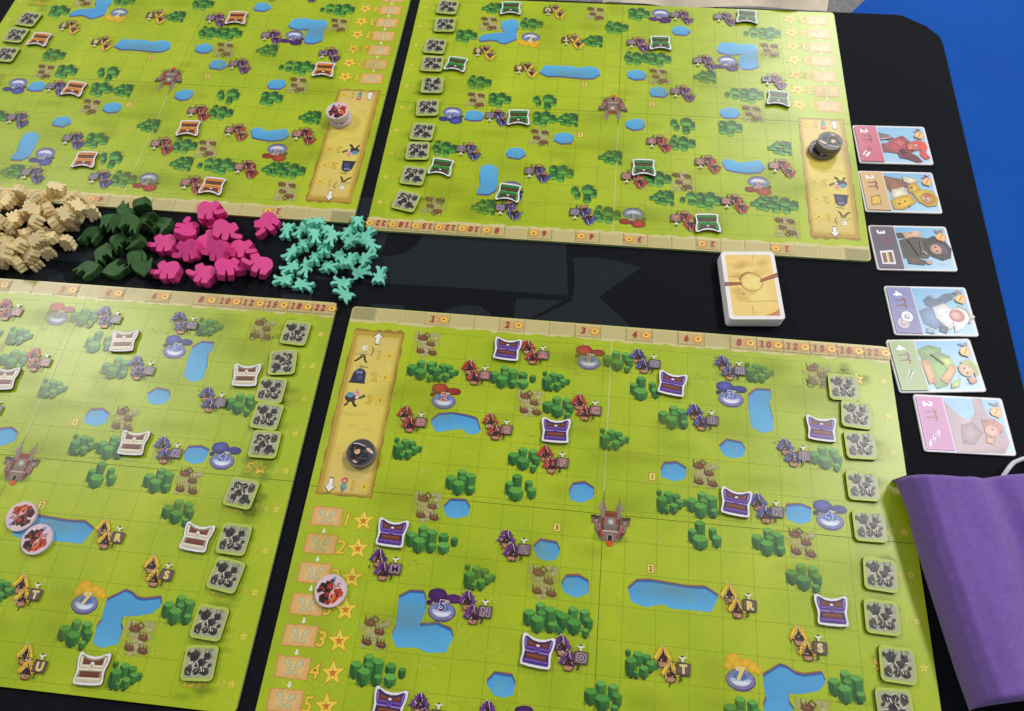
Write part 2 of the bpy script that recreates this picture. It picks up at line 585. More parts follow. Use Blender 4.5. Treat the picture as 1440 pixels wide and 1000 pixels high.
def castle_art():
    a = Art(z0=9 * DZ)
    a.fan(ell(0, -.52, .66, .24, 22), '#4d7a1e', '#86a522', .8, 0)
    st, ds, rd = '#8a6f62', '#5c463d', '#a52f28'
    a.poly([(-.52, .12), (-.30, .20), (-.26, .36), (.28, .36), (.32, .20), (.54, .12), (.50, -.30), (.30, -.62), (-.28, -.62), (-.50, -.30)], ds)
    for s in (-1, 1):
        a.poly([(s * .44, .38), (s * .12, .40), (s * .25, .70), (s * .29, .70)], '#a08c80')
        a.poly([(s * .28, .38), (s * .12, .40), (s * .26, .70)], '#86736a')
        a.poly([(s * .245, .70), (s * .285, .70), (s * .265, .84)], '#8e4a2c')
        a.poly([(s * .34, .38), (s * .18, .38), (s * .19, .10), (s * .33, .10)], '#8b7a76')
    a.poly([(-.20, .34), (.22, .34), (.20, .16), (-.18, .16)], '#7c2a22')
    a.poly([(-.18, .33), (.20, .33), (.18, .28), (-.17, .28)], '#93372b')
    a.poly([(-.22, .16), (.24, .16), (.26, -.14), (-.22, -.14)], st)
    a.fan(ell(.01, .0, .11, .11, 12), '#d9dad2', '#7f8a84')
    a.poly([(-.20, -.14), (.22, -.14), (.20, -.28), (-.18, -.28)], '#7c6660')
    a.poly([(-.22, -.28), (.24, -.28), (.22, -.36), (-.22, -.36)], '#c1a89c')
    a.poly([(-.30, -.34), (.30, -.34), (.30, -.62), (-.28, -.62)], '#846c60')
    for s in (-1, 1):
        a.poly([(s * .50, .10), (s * .30, .18), (s * .28, -.10), (s * .48, -.16)], '#6e564c')
        a.poly([(s * .52, .16), (s * .36, .18), (s * .38, .06), (s * .54, .04)], '#3f2f30')
        a.poly([(s * .52, .03), (s * .40, .06), (s * .42, -.06), (s * .54, -.08)], '#a58b84')
        a.poly([(s * .50, -.12), (s * .32, -.06), (s * .30, -.30), (s * .46, -.34)], '#96786a')
        a.poly([(s * .62, .10), (s * .50, .14), (s * .50, -.06), (s * .60, -.10)], '#7a5f54')
        a.poly([(s * .64, .18), (s * .48, .20), (s * .50, .10), (s * .62, .08)], '#46322c')
        for (x, y, w, h) in ((.22, .12, .06, .2), (.40, -.16, .05, .12), (.31, -.28, .05, .16), (.24, -.42, .045, .11)):
            a.poly([(s * x - w / 2, y + .02), (s * x + w / 2, y + .02), (s * x + w / 2, y - h), (s * x, y - h + .03), (s * x - w / 2, y - h)], rd)
            a.poly([(s * x - w * .4, y + .03), (s * x + w * .4, y + .03), (s * x + w * .4, y), (s * x - w * .4, y)], '#d9503f')
    for i in range(9):
        x = -.26 + i * .065
        a.poly([(x, -.34), (x + .035, -.34), (x + .035, -.30), (x, -.30)], '#cbb7aa', step=False)
    a.poly([(-.09, -.62), (.09, -.62), (.09, -.47), (.055, -.41), (-.055, -.41), (-.09, -.47)], '#c9b09f')
    a.poly([(-.07, -.62), (.07, -.62), (.07, -.47), (.04, -.43), (-.04, -.43), (-.07, -.47)], '#17120f')
    a.poly([(-.08, -.62), (.08, -.62), (.12, -.70), (.06, -.78), (-.06, -.78), (-.12, -.70)], '#d0552a')
    return a


def tag_art(num):
    a = Art(z0=9 * DZ)
    a.poly(round_rect(-.12, -.15, .12, .15, .04), '#b5813a')
    a.poly(round_rect(-.095, -.125, .095, .125, .03), '#e9d46a')
    a.text(num, 0, 0, .24, '#4a3a22', .02)
    return a


TRACK = [(3, '1'), (6, '2'), (9, '3'), (11, '4'), (13, '6'), (15, '8'), (16, '10'), (17, '12'), (18, '15'), (19, '18'), (20, '22')]
TRW = 19.62 / 20.95


def serif_number(a, s, x, y, size, col):
    n = len(s)
    for i, ch in enumerate(s):
        cx = x + (i - (n - 1) / 2) * size * .66
        a.text(ch, cx, y, size, col, .045, 0, .12, .92)
        if ch == '1':
            a.poly([(cx - size * .28, y - size * .38), (cx + size * .26, y - size * .38), (cx + size * .26, y - size * .28), (cx - size * .28, y - size * .28)], col)
            a.poly([(cx - size * .24, y + size * .36), (cx + size * .1, y + size * .36), (cx + size * .1, y + size * .27), (cx - size * .24, y + size * .27)], col)
        if ch == '4':
            a.poly([(cx - size * .12, y - size * .38), (cx + size * .3, y - size * .38), (cx + size * .3, y - size * .3), (cx - size * .12, y - size * .3)], col)


def coin_art(a, x, y):
    rr = random.Random(int(x * 100))
    pts = [(x + (.24 if i % 2 == 0 else .15) * math.cos(i * math.pi / 7), y + (.19 if i % 2 == 0 else .12) * math.sin(i * math.pi / 7)) for i in range(14)]
    a.poly(wob(pts, .02, int(x * 7)), '#e0963a')
    a.poly(ell(x + .02, y, .135, .115, 12), '#f0c65a')
    a.poly(ell(x + .01, y + .01, .05, .045, 8), '#9c3f22')


def track_art():
    a = Art(z0=3 * DZ)
    rr = random.Random(4)
    x0, x1 = -2.53, 17.08
    top, bot = .87, .25
    low = []
    n = 90
    for i in range(n + 1):
        x = x0 + (x1 - x0) * i / n
        low.append((x, bot + rr.uniform(-.07, .05)))
    hi = [(x1, top - .12), (x1 - .04, top - .04), (x1 - .12, top), (x0 + .12, top), (x0 + .04, top - .04), (x0, top - .12)]
    a.poly(low + hi, '#d2c68a')
    for k in range(22):
        x = x0 + .02 + k * TRW
        if 0 < k < 21:
            a.line([(x - .04, top - .02), (x - .04, bot + .03)], .025, '#cabd80', .8)
            a.line([(x, top - .02), (x, bot + .04)], .018, '#9a8e5a', .8)
        if k < 21:
            c = rr.choice(['#d9cc92', '#cfc388', '#d5c68c', '#cbbd84'])
            a.poly([(x + .05, top - .03), (x + TRW - .06, top - .03), (x + TRW - .06, bot + .1), (x + .05, bot + .1)], c, .3)
    a.poly([(x0, top - .14), (x0 + .14, top - .01), (x0 + .9, top - .01), (x0 + .9, bot + .08), (x0, bot + .1)], '#aaa67c', .45)
    for k, s in TRACK:
        cx = x0 + (k + .5) * TRW
        if k in (3, 6, 9, 11, 13) or k >= 15:
            a.poly([(cx - .43, top - .06), (cx + .43, top - .06), (cx + .43, bot + .08), (cx - .43, bot + .08)], '#e6cc8c', .5)
        serif_number(a, s, cx - .17, .57, .36, '#a3242a')
        coin_art(a, cx + (.24 if len(s) == 1 else .29), .57)
    return a


def grid_art():
    a = Art(z0=1 * DZ)
    for c in range(16):
        a.line([(c, 0), (c, -13)], .016, '#8c9f22', .5, step=False)
    for r in range(14):
        a.line([(0, -r), (15, -r)], .016, '#8c9f22', .5, step=False)
    return a


def grass_art():
    a = Art(z0=2 * DZ)
    rr = random.Random(21)
    for i in range(120):
        x, y = rr.uniform(.1, 15.2), rr.uniform(-13, .1)
        if rr.random() < .25:
            x = rr.choice([rr.uniform(-2.3, -.3), rr.uniform(15, 16.9)])
        for j in range(rr.randint(4, 11)):
            xx, yy = x + rr.gauss(0, .18), y + rr.gauss(0, .1)
            a.line([(xx, yy), (xx + rr.uniform(-.05, .05), yy + rr.uniform(.03, .08))], .022, rr.choice(['#dfe06a', '#d2da52', '#c9d648', '#e6d98a']), .85, .4, step=False)
    for i in range(9):
        x, y = rr.uniform(.2, 14.8), rr.uniform(-12.8, -.2)
        for j in range(6):
            a.fan(ell(x + rr.gauss(0, .2), y + rr.gauss(0, .06), .07, .035, 8), '#c98a3a', '#b9a52c', .5, 0)
    for i in range(40):
        x, y = rr.uniform(-2, 16.5), rr.uniform(-13, .1)
        a.fan(wob(ell(x, y, rr.uniform(.6, 1.6), rr.uniform(.3, .8), 14), .05, i), '#9aa61c', '#a9b51e', .22, 0)
    return a


def smudge_art():
    a = Art(z0=2 * DZ)
    rr = random.Random(8)
    for k, y in enumerate([-.5, -1.85, -3.15, -4.5, -5.85, -7.15, -8.5, -9.85, -11.15, -12.45]):
        for j in range(10):
            a.fan(wob(ell(15.75 + rr.uniform(-.45, .45), y + rr.uniform(-.5, .5), rr.uniform(.25, .5), rr.uniform(.12, .25), 10), .04, j), '#7f9a22', '#93ac22', .42, 0)
    return a


def star_row(num, small):
    a = Art(z0=9 * DZ)
    if small == 2:
        w = .72 if len(num) > 1 else 1
        a.text(num, -.24, 0, .56, '#b58c2c', .05, 0, .1, w)
        a.text(num, -.24, 0, .56, '#e8c63e', .01, 0, .1, w)
        a.star(.18, 0, .27, '#f0d04a', '#bd962c', '#d58a34', .04, -.12, .42)
    elif small:
        a.text(num, -.16, 0, .3, '#c3ac3a', .02)
        a.text(num, -.16, 0, .3, '#d6cf4c', -.005)
        a.star(.17, 0, .14, '#dcd64e', '#c8b43c', '#cfae3c', .02)
    else:
        a.text(num, -.52, -.0, .62, '#b08c2c', .05, 0, .1)
        a.text(num, -.52, -.0, .62, '#ecc83c', .01, 0, .1)
        a.star(.05, 0, .36, '#f2d345', '#bd962c', '#d0782c', .05, -.12, .42)
        a.poly([(.05, .30), (.10, .08), (.05, .05)], '#f6df7c')
    return a


def slip_art(seed):
    a = Art(z0=7 * DZ)
    rr = random.Random(seed)
    e = []
    for (ax, ay, bx, by, n) in ((-.52, -.32, .52, -.30, 12), (.52, -.30, .50, .33, 7), (.50, .33, -.52, .31, 12), (-.52, .31, -.52, -.32, 7)):
        for i in range(n):
            t = i / n
            e.append((ax + (bx - ax) * t + rr.uniform(-.02, .02), ay + (by - ay) * t + rr.uniform(-.02, .02)))
    a.poly(e, '#c98d45')
    a.fan([(x * .95, y * .94) for x, y in e], '#ead08c', '#dfa964')
    for s in (-1, 1):
        for (x, y, rx, ry, rot) in ((.17, .10, .14, .075, 50), (.11, -.13, .085, .06, -30)):
            p = ell(s * x, y, rx, ry, 14, s * rot)
            a.poly(p, '#cfc79a')
            a.ring(p, .018, '#a99f78')
            a.line([(s * .02, 0), (s * x, y)], .012, '#b5aa80')
    return a


def panel_art():
    a = Art(z0=3 * DZ)
    rr = random.Random(31)
    x0, x1, y0, y1 = -2.24, -.42, -6.36, -.16

    def edge(off, jit, top_extra):
        e = []
        N = 26
        for i in range(10):
            t = i / 10
            e.append((x0 - off + (x1 - x0 + 2 * off) * t, y0 - off + rr.uniform(-jit, jit)))
        for i in range(N):
            t = i / N
            e.append((x1 + off + rr.uniform(-jit, jit), y0 - off + (y1 - y0 + 2 * off) * t))
        for i in range(14):
            t = i / 14
            e.append((x1 + off - (x1 - x0 + 2 * off) * t, y1 + off + (rr.uniform(-.02, top_extra) if 0 < i else 0)))
        for i in range(N):
            t = i / N
            e.append((x0 - off + rr.uniform(-jit, jit), y1 + off - (y1 - y0 + 2 * off) * t))
        return e
    a.poly(edge(.05, .03, .14), '#9c7a28')
    a.poly(edge(.0, .025, .02), '#bd9a3a')
    a.poly(round_rect(x0 + .14, y0 + .05, x1 - .08, y1 - .17, .12), '#d2b850')
    # the bright yellow sand in the middle, paler towards the top and the foot
    ys = [y0 + .08, y0 + .9, -4.4, -2.4, -1.2, y1 - .28]
    cs = ['#d8bc70', '#dcc466', '#e0cb5a', '#dfca60', '#dcc566', '#d8be6c']
    for i in range(5):
        a.poly([(x0 + .24, ys[i]), (x1 - .16, ys[i]), (x1 - .16, ys[i + 1]), (x0 + .24, ys[i + 1])], [cs[i], cs[i], cs[i + 1], cs[i + 1]], step=(i == 0))
    for i in range(12):
        x, y = rr.uniform(x0 + .2, x1 - .3), rr.uniform(y0 + .2, y1 - .4)
        a.fan(wob(ell(x, y, .3, .1, 10), .03, i), '#e6d78a', '#dfca60', .35, 0)
    return a


def arrow_art(down):
    a = Art(z0=14 * DZ)
    s = -1 if down else 1
    p = [(-.07, -.22), (.07, -.22), (.07, .04), (.17, .04), (0, .24), (-.17, .04), (-.07, .04)]
    a.poly([(x * 1.22, s * (y * 1.18)) for x, y in p], '#6b5636')
    a.poly([(x, s * y) for x, y in p], '#efece4')
    return a


def rider_art(k):
    a = Art(CELL * .86, z0=14 * DZ)
    if k == 0:      # bony archer at a run
        a.poly([(-.14, -.02), (.12, .0), (.10, -.18), (-.10, -.16)], '#7a6a2c')
        a.line([(-.06, -.14), (-.26, -.34), (-.34, -.36)], .09, '#3a2a1c', taper=.7)
        a.line([(.06, -.14), (.12, -.32), (.22, -.40)], .09, '#3a2a1c', taper=.7)
        a.line([(-.12, .06), (-.32, -.06), (-.36, .04)], .06, '#b9b06a')
        a.line([(.1, .06), (.26, .12)], .06, '#d8cfa8')
        a.poly([(-.16, .18), (.14, .18), (.14, -.02), (-.16, -.02)], '#c9bd78')
        a.poly(ell(.0, .28, .13, .12, 12), '#efe8d6')
        a.poly(ell(.05, .27, .03, .03, 6), '#5c4b3a')
        a.line(ell(.24, .16, .14, .22, 8, 0, -70, 70), .03, '#5a4326')
    elif k == 1:    # dark sack-like goblin
        a.poly([(-.34, -.34), (-.26, .14), (-.08, .32), (.16, .30), (.28, .12), (.30, -.34)], '#2b2f48')
        a.poly([(-.18, .22), (.12, .24), (.16, .06), (-.16, .06)], '#565d86')
        a.poly([(-.10, .0), (.16, -.02), (.2, -.22), (-.04, -.2)], '#4b5076')
        a.line([(-.02, .30), (.06, .42), (.30, .40)], .04, '#6b7a3c')
        a.line([(.06, .42), (-.06, .46)], .04, '#7f8c48')
        a.poly([(-.40, -.36), (.32, -.36), (.32, -.30), (-.36, -.30)], '#332c22')
        a.poly(ell(-.06, .15, .03, .03, 6), '#d6d3c4')
        a.poly(ell(.07, .15, .03, .03, 6), '#d6d3c4')
    else:           # pink troll with a club
        a.poly(ell(-.12, .02, .26, .2, 14), '#3f2f33')
        a.poly(ell(-.18, .14, .16, .13, 12), '#5f93b4')
        a.poly(ell(.08, .24, .14, .13, 12), '#e3a596')
        a.poly([(.0, .34), (.1, .46), (.12, .32)], '#d98f88')
        a.line([(.10, .0), (.26, .04), (.44, .16)], .09, '#6b5340', taper=1.5)
        a.line([(-.2, -.14), (-.26, -.32), (-.34, -.34)], .08, '#2c2120')
        a.line([(.0, -.16), (.08, -.32), (.18, -.34)], .1, '#2c2120')
        a.poly(ell(.12, .04, .08, .07, 8), '#e3cfc8')
        a.poly(ell(.11, .26, .03, .03, 6), '#6b3434')
    return a


def flask_art():
    a = Art(z0=14 * DZ)
    a.poly([(-.07, .06), (.07, .06), (.1, -.12), (.02, -.24), (-.06, -.22), (-.1, -.1)], '#4c8c8a')
    a.poly([(-.05, .02), (.05, .02), (.06, -.1), (-.04, -.12)], '#76b3a8')
    a.poly(ell(0, .14, .12, .1, 10), '#c9575a')
    a.poly(ell(0, .12, .06, .05, 8), '#e8a890')
    a.line([(-.02, -.22), (-.02, -.38)], .04, '#5d8a78')
    return a


def gold_num(num, star=True):
    a = Art(z0=14 * DZ)
    a.text(num, -.17, 0, .48, '#b08c26', .04)
    a.text(num, -.17, 0, .48, '#e3c544', .0)
    a.star(.22, 0, .24, '#ecd04a', '#d1b040', '#c9902c', .03, .0, .4)
    return a


# ------------------------------------------------------------------ the setting: floor, table, mat
def flat_sheet(name, pts, z, mat, parent=None):
    me = bpy.data.meshes.new(name)
    me.from_pydata([(x, y, z) for x, y in pts], [], [tuple(range(len(pts)))])
    me.materials.append(mat)
    return mesh_obj(name, me, parent)


def W(pts):
    return [(x * CELL, y * CELL) for x, y in pts]


floor = flat_sheet('carpet_floor', [(-6, -6), (6, -6), (6, 6), (-6, 6)], -0.76, M['carpet'])
tag(floor, kind='structure')

table = empty('table', (0, 0, -0.76))
tag(table, 'bright blue table top under the black game mat', 'table')
tp = W([(-55, -45), (60, -45), (60, 30), (26.2, 30), (17.75, 18.96), (-55, 18.96)])
mesh_obj('table_top', prism_mesh('table_top', tp, -0.030, -0.0022, M['table'], bevel=0.0015), table, (0, 0, 0.76))
for lx, ly in ((-1.0, -.8), (1.1, -.8), (1.1, .5), (-1.0, .3)):
    mesh_obj('leg', prism_mesh('leg', ell(0, 0, .02, .02, 14), 0, .73, M['steel']), table, (lx, ly, 0))

mat = empty('play_mat')
tag(mat, 'black fabric play mat with cut corner and dark grey printed emblem', 'game mat')
mp = W([(-50, -40), (21.45, -40), (21.62, 17.1), (21.56, 17.6), (21.05, 18.28), (20.1, 18.92), (19.8, 18.99), (-50, 18.99)])
mesh_obj('cloth', prism_mesh('cloth', mp, -0.0021, 0, M['mat'], bevel=0.0007, bottom=False), mat)
EMB = {
    'banner_print': [[(-.4, 4.62), (5.27, 4.62), (5.38, 3.68), (5.53, 2.11), (1.65, 2.12), (-1.5, 2.06), (-5.5, 2.0), (-5.5, 4.62), (-1.9, 4.62), (-1.9, 3.33), (-1.5, 3.35), (-1.03, 3.54), (-.6, 3.98), (-.46, 4.4)],
                     [(5.62, 3.86), (6.4, 3.94), (7.37, 3.85), (8.3, 3.64), (7.49, 2.95), (6.7, 2.13), (7.39, 1.5), (7.94, .97), (8.2, .5), (3.9, .5), (4.32, .96), (5.28, 1.59), (5.70, 1.9), (5.75, 2.75)],
                     [(3.61, 1.82), (5.38, 1.88), (4.75, 1.41), (4.09, .92), (3.8, .6), (3.6, .6), (3.58, 1.35)]],
    'disc_print': [[(.84, .5), (.94, .98), (1.22, 1.22), (1.76, 1.36), (2.23, 1.35), (2.66, 1.09), (2.87, .5)],
                   [(-1.89, 1.11), (-.65, 1.15), (-.5, .8), (-1.85, .8)],
                   [(-5.44, 1.24), (-4.29, 1.34), (-4.2, .8), (-5.4, .8)],
                   [(-11.85, 1.43), (-11.06, 1.44), (-10.93, .8), (-11.78, .8)],
                   [(-15.82, 1.0), (-15.56, 1.49), (-15.08, 1.61), (-14.54, 1.47), (-14.14, 1.0)],
                   [(-15.34, 2.0), (-15.34, 2.34), (-14.84, 2.43), (-13.53, 2.54), (-10.6, 2.7), (-10.5, 2.2)],
                   [(-3.47, 4.9), (-3.47, 6.15), (-2.7, 6.19), (-2.7, 4.9)]],
}
for nm, polys in EMB.items():
    for p in polys:
        a = Art()
        a.poly(p, '#1b2128', step=False)
        mesh_obj(nm, a.mesh(nm, M['mat_ink']), mat, (0, 0, .00006))


# ------------------------------------------------------------------ the board, built once and copied
BC = (7.27, -6.18)


def put_print(name, art, parent, c=0.0, y=0.0, soft=True, rz=0):
    me = art if isinstance(art, bpy.types.Mesh) else art.mesh(name, M['ink_soft'] if soft else M['ink'])
    return mesh_obj(name, me, parent, ((c - BC[0]) * CELL, (y - BC[1]) * CELL, BT), rz)


def make_board():
    t = empty('game_board')
    hw, hh, g = 9.82 * CELL, 7.06 * CELL, .00016
    R = .0035
    for sx in (-1, 1):
        for sy in (-1, 1):
            r = [0, 0, 0, 0]
            r[{(-1, -1): 0, (1, -1): 1, (1, 1): 2, (-1, 1): 3}[sx, sy]] = R
            x0, x1 = sorted((sx * g, sx * hw))
            y0, y1 = sorted((sy * g, sy * hh))
            rr_ = (r[0], r[1], r[2], r[3])
            pts = round_rect(x0, y0, x1, y1, (rr_[0], rr_[1], rr_[2], rr_[3]))
            mesh_obj('board_panel', prism_mesh('board_panel', pts, 0.00002, BT, M['meadow'], M['side']), t)
    a = Art(z0=18 * DZ)
    a.line([(7.255, .84), (7.255, -5.4)], .03, '#d9dc8c', .75)
    a.line([(7.275, .84), (7.265, -5.4)], .012, '#eef0b8', .8)
    put_print('worn_fold', a, t)
    put_print('grid_lines', grid_art(), t)
    o = put_print('grass_marks', grass_art(), t)
    tag(o, kind='stuff')
    put_print('dark_grass_print', smudge_art(), t)
    put_print('score_track', track_art(), t)
    put_print('sand_panel', panel_art(), t)
    put_print('arrow', arrow_art(False), t, -1.32, -.42)
    put_print('arrow', arrow_art(True), t, -1.86, -6.08)
    for k, y in enumerate((-1.1, -1.98, -2.88)):
        put_print('figure_icon', rider_art(k), t, -1.72, y)
        put_print('star_value', gold_num(str(k + 1)), t, -.98, y)
    put_print('flask_icon', flask_art(), t, -1.4, -6.02)
    put_print('star_value', gold_num('?'), t, -.92, -6.04)
    for k, (y, n) in enumerate(zip((-7.15, -8.05, -8.97, -9.93, -10.84, -11.74, -12.64), '1223345')):
        put_print('butterfly_slip', slip_art(k), t, -1.73, y)
        if k < 6:
            put_print('arrow', _small_arrow, t, -1.72, y - .46)
        put_print('star_value', star_row(n, False), t, -.55, y - .02)
    for k, (y, n) in enumerate(zip((-.53, -1.86, -3.17, -4.5, -5.84, -7.17, -8.54, -9.83, -11.14, -12.48), ('1', '2', '3', '4', '5', '6', '7', '9', '11', '13'))):
        put_print('star_value', star_row(n, True), t, 16.6, y)
        put_print('star_value', star_row(n, 2), t, 15.70, y)
    BL = {'A': [(0, 4), (12, 0), (4.85, 1), (7, 3), (.85, 1), (3, 8), (13, 12), (8.1, 10), (8.95, 5)],
          'B': [(2, 5), (9.95, 5), (9, 2), (12, 6), (14, 10), (6, 12), (3, 1), (1, 7), (0, 11), (5, 9)],
          'C': [(5, 2), (4, 4), (7, 0), (13, 7), (7, 11), (11, 11), (14, 3), (0, 1), (6.05, 9)],
          'D': [(8, 1), (4, 5), (10, 6)],
          'E': [(3.95, 1), (1.98, 7), (.98, 11), (5.85, 9)]}
    for kd, cells in BL.items():
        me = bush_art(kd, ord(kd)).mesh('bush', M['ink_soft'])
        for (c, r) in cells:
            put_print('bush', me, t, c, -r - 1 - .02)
    ponds = [
        [(1.15, -3.49), (1.39, -3.22), (1.88, -3.14), (2.47, -3.2), (2.75, -3.28), (2.92, -3.69), (2.7, -3.82), (2.47, -3.79), (2.28, -3.65), (1.99, -3.7), (1.7, -3.78), (1.38, -3.84)],
        [(12.1, -1.5), (12.36, -1.25), (12.85, -1.24), (12.88, -1.45), (12.77, -1.71), (12.88, -2.28), (12.86, -2.71), (12.5, -2.84), (12.13, -2.64), (12.08, -1.99)],
        [(6.09, -5.56), (6.23, -5.28), (6.6, -5.2), (6.91, -5.36), (6.93, -5.62), (6.54, -5.85), (6.19, -5.79)],
        [(5.1, -7.48), (5.31, -7.23), (5.84, -7.27), (5.95, -7.49), (5.87, -7.74), (5.59, -7.83), (5.29, -7.76)],
        [(11.04, -3.5), (11.3, -3.24), (11.79, -3.3), (11.9, -3.52), (11.8, -3.75), (11.47, -3.84), (11.19, -3.76)],
        [(6.07, -8.53), (6.21, -8.28), (6.6, -8.23), (6.91, -8.36), (6.93, -8.68), (6.55, -8.85), (6.19, -8.73)],
        [(4.09, -11.53), (4.31, -11.27), (4.83, -11.29), (4.94, -11.49), (4.9, -11.77), (4.59, -11.86), (4.34, -11.81)],
        [(2.05, -6.46), (2.25, -6.2), (2.75, -6.18), (2.92, -6.4), (2.88, -6.64), (2.48, -6.77), (2.18, -6.71)],
        [(13.08, -5.55), (13.16, -5.33), (13.6, -5.26), (13.92, -5.37), (13.87, -5.75), (13.53, -5.87), (13.16, -5.75)],
        [(9.09, -4.54), (9.21, -4.28), (9.63, -4.21), (9.93, -4.38), (9.92, -4.68), (9.56, -4.83), (9.16, -4.73)],
        [(8.14, -8.45), (8.41, -8.19), (8.81, -8.15), (9.38, -8.18), (9.99, -8.22), (10.51, -8.19), (10.89, -8.39), (10.67, -8.85), (10.2, -8.85), (9.42, -8.87), (9.29, -8.78), (9.08, -8.8), (8.69, -8.91), (8.26, -8.8)],
        [(1.09, -9.42), (1.41, -9.22), (1.84, -9.2), (1.94, -9.4), (1.97, -9.71), (1.86, -10.14), (1.93, -10.16), (2.38, -10.07), (2.84, -10.21), (2.94, -10.4), (2.77, -10.82), (2.2, -10.88), (1.88, -10.77), (1.27, -10.83), (1.07, -10.55), (1.14, -10.22)],
        [(12.14, -10.52), (12.64, -10.18), (12.86, -10.23), (13.08, -10.37), (13.32, -10.39), (13.83, -10.28), (13.92, -10.48), (13.70, -10.72), (13.24, -10.85), (12.82, -10.9), (12.84, -11.15), (12.95, -11.32), (12.95, -11.7), (12.45, -11.86), (12.17, -11.76), (12.11, -11.31), (12.2, -11.1), (12.15, -10.8)],
    ]
    for i, p in enumerate(ponds):
        cx = sum(q[0] for q in p) / len(p)
        cy = sum(q[1] for q in p) / len(p)
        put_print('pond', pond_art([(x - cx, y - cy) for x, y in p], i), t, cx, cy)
    me = [ruin_art(s).mesh('camp_ruins', M['ink_soft']) for s in (1, 2)]
    for i, (c, r) in enumerate([(0, 0), (14, 0), (4, 2), (10, 4), (1, 6), (13, 6), (5, 8), (0, 10), (13, 11), (8, 12)]):
        put_print('camp_ruins', me[i % 2], t, c, -r - 1)
    for colour, items in {'red': [('A', 4, 0), ('B', 2, 1), ('C', 6, 2), ('D', 0, 3), ('E', 3, 3), ('F', 5, 4)],
                          'blue': [('G', 8, 0), ('H', 11, 0), ('I', 10, 2), ('J', 13, 3), ('K', 12, 5)],
                          'purple': [('L', 4, 7), ('M', 0, 8), ('N', 3, 9), ('O', 6, 10), ('P', 2, 12), ('Q', 4, 12)],
                          'yellow': [('R', 11, 8), ('S', 13, 9), ('T', 9, 10), ('U', 10, 12)]}.items():
        for s, c, r in items:
            put_print('hut_village', hut_art(colour, s), t, c, -r - 1)
    for colour, n, c, r in (('red', '1', 6, 0), ('red', '2', 1, 2), ('blue', '3', 11, 1), ('blue', '4', 14, 5), ('purple', '5', 2, 9), ('purple', '6', 5, 12), ('yellow', '7', 11, 10)):
        put_print('magic_well', well_art(colour, n), t, c, -r - 1)
    put_print('castle', castle_art(), t, 7.51, -6.42)
    for n, c, y in (('1', 8.82, -4.77), ('3', 5.8, -6.77), ('2', 8.82, -7.77)):
        put_print('number_tag', tag_art(n), t, c, y)
    return t


def _sa():
    a = Art(z0=9 * DZ)
    a.line([(0, .07), (0, -.03)], .06, '#f1efe2')
    a.poly([(-.08, -.02), (.08, -.02), (0, -.1)], '#f1efe2')
    return a.mesh('arrow', M['ink'])


_small_arrow = _sa()


def copy_tree(o, parent=None):
    c = o.copy()
    COL.objects.link(c)
    c.parent = parent
    for ch in o.children:
        copy_tree(ch, c)
    return c


board = make_board()
boards = {}
for key, x, y, rz, sc, lab in (
        ('BR', 7.27, -6.18, 0, 1.0, 'green meadow game board holding the purple chest tokens, nearest on the right'),
        ('BL', -12.97, -6.12, 0.2, 1.0, 'green meadow game board holding the white chest tokens, with two red discs'),
        ('TR', 7.05, 11.62, 180.35, 1.005, 'upside-down green meadow board holding the green chest tokens, beside the cards'),
        ('TL', -13.36, 11.93, 180.0, 1.018, 'upside-down green meadow board holding the orange chest tokens')):
    b = board if key == 'BR' else copy_tree(board)
    b.location = (x * CELL, y * CELL, 0)
    b.rotation_euler = (0, 0, math.radians(rz))
    b.scale = (sc, sc, 1)
    tag(b, lab, 'game board', 'four copies of the meadow board')
    boards[key] = (x, y, rz, sc)


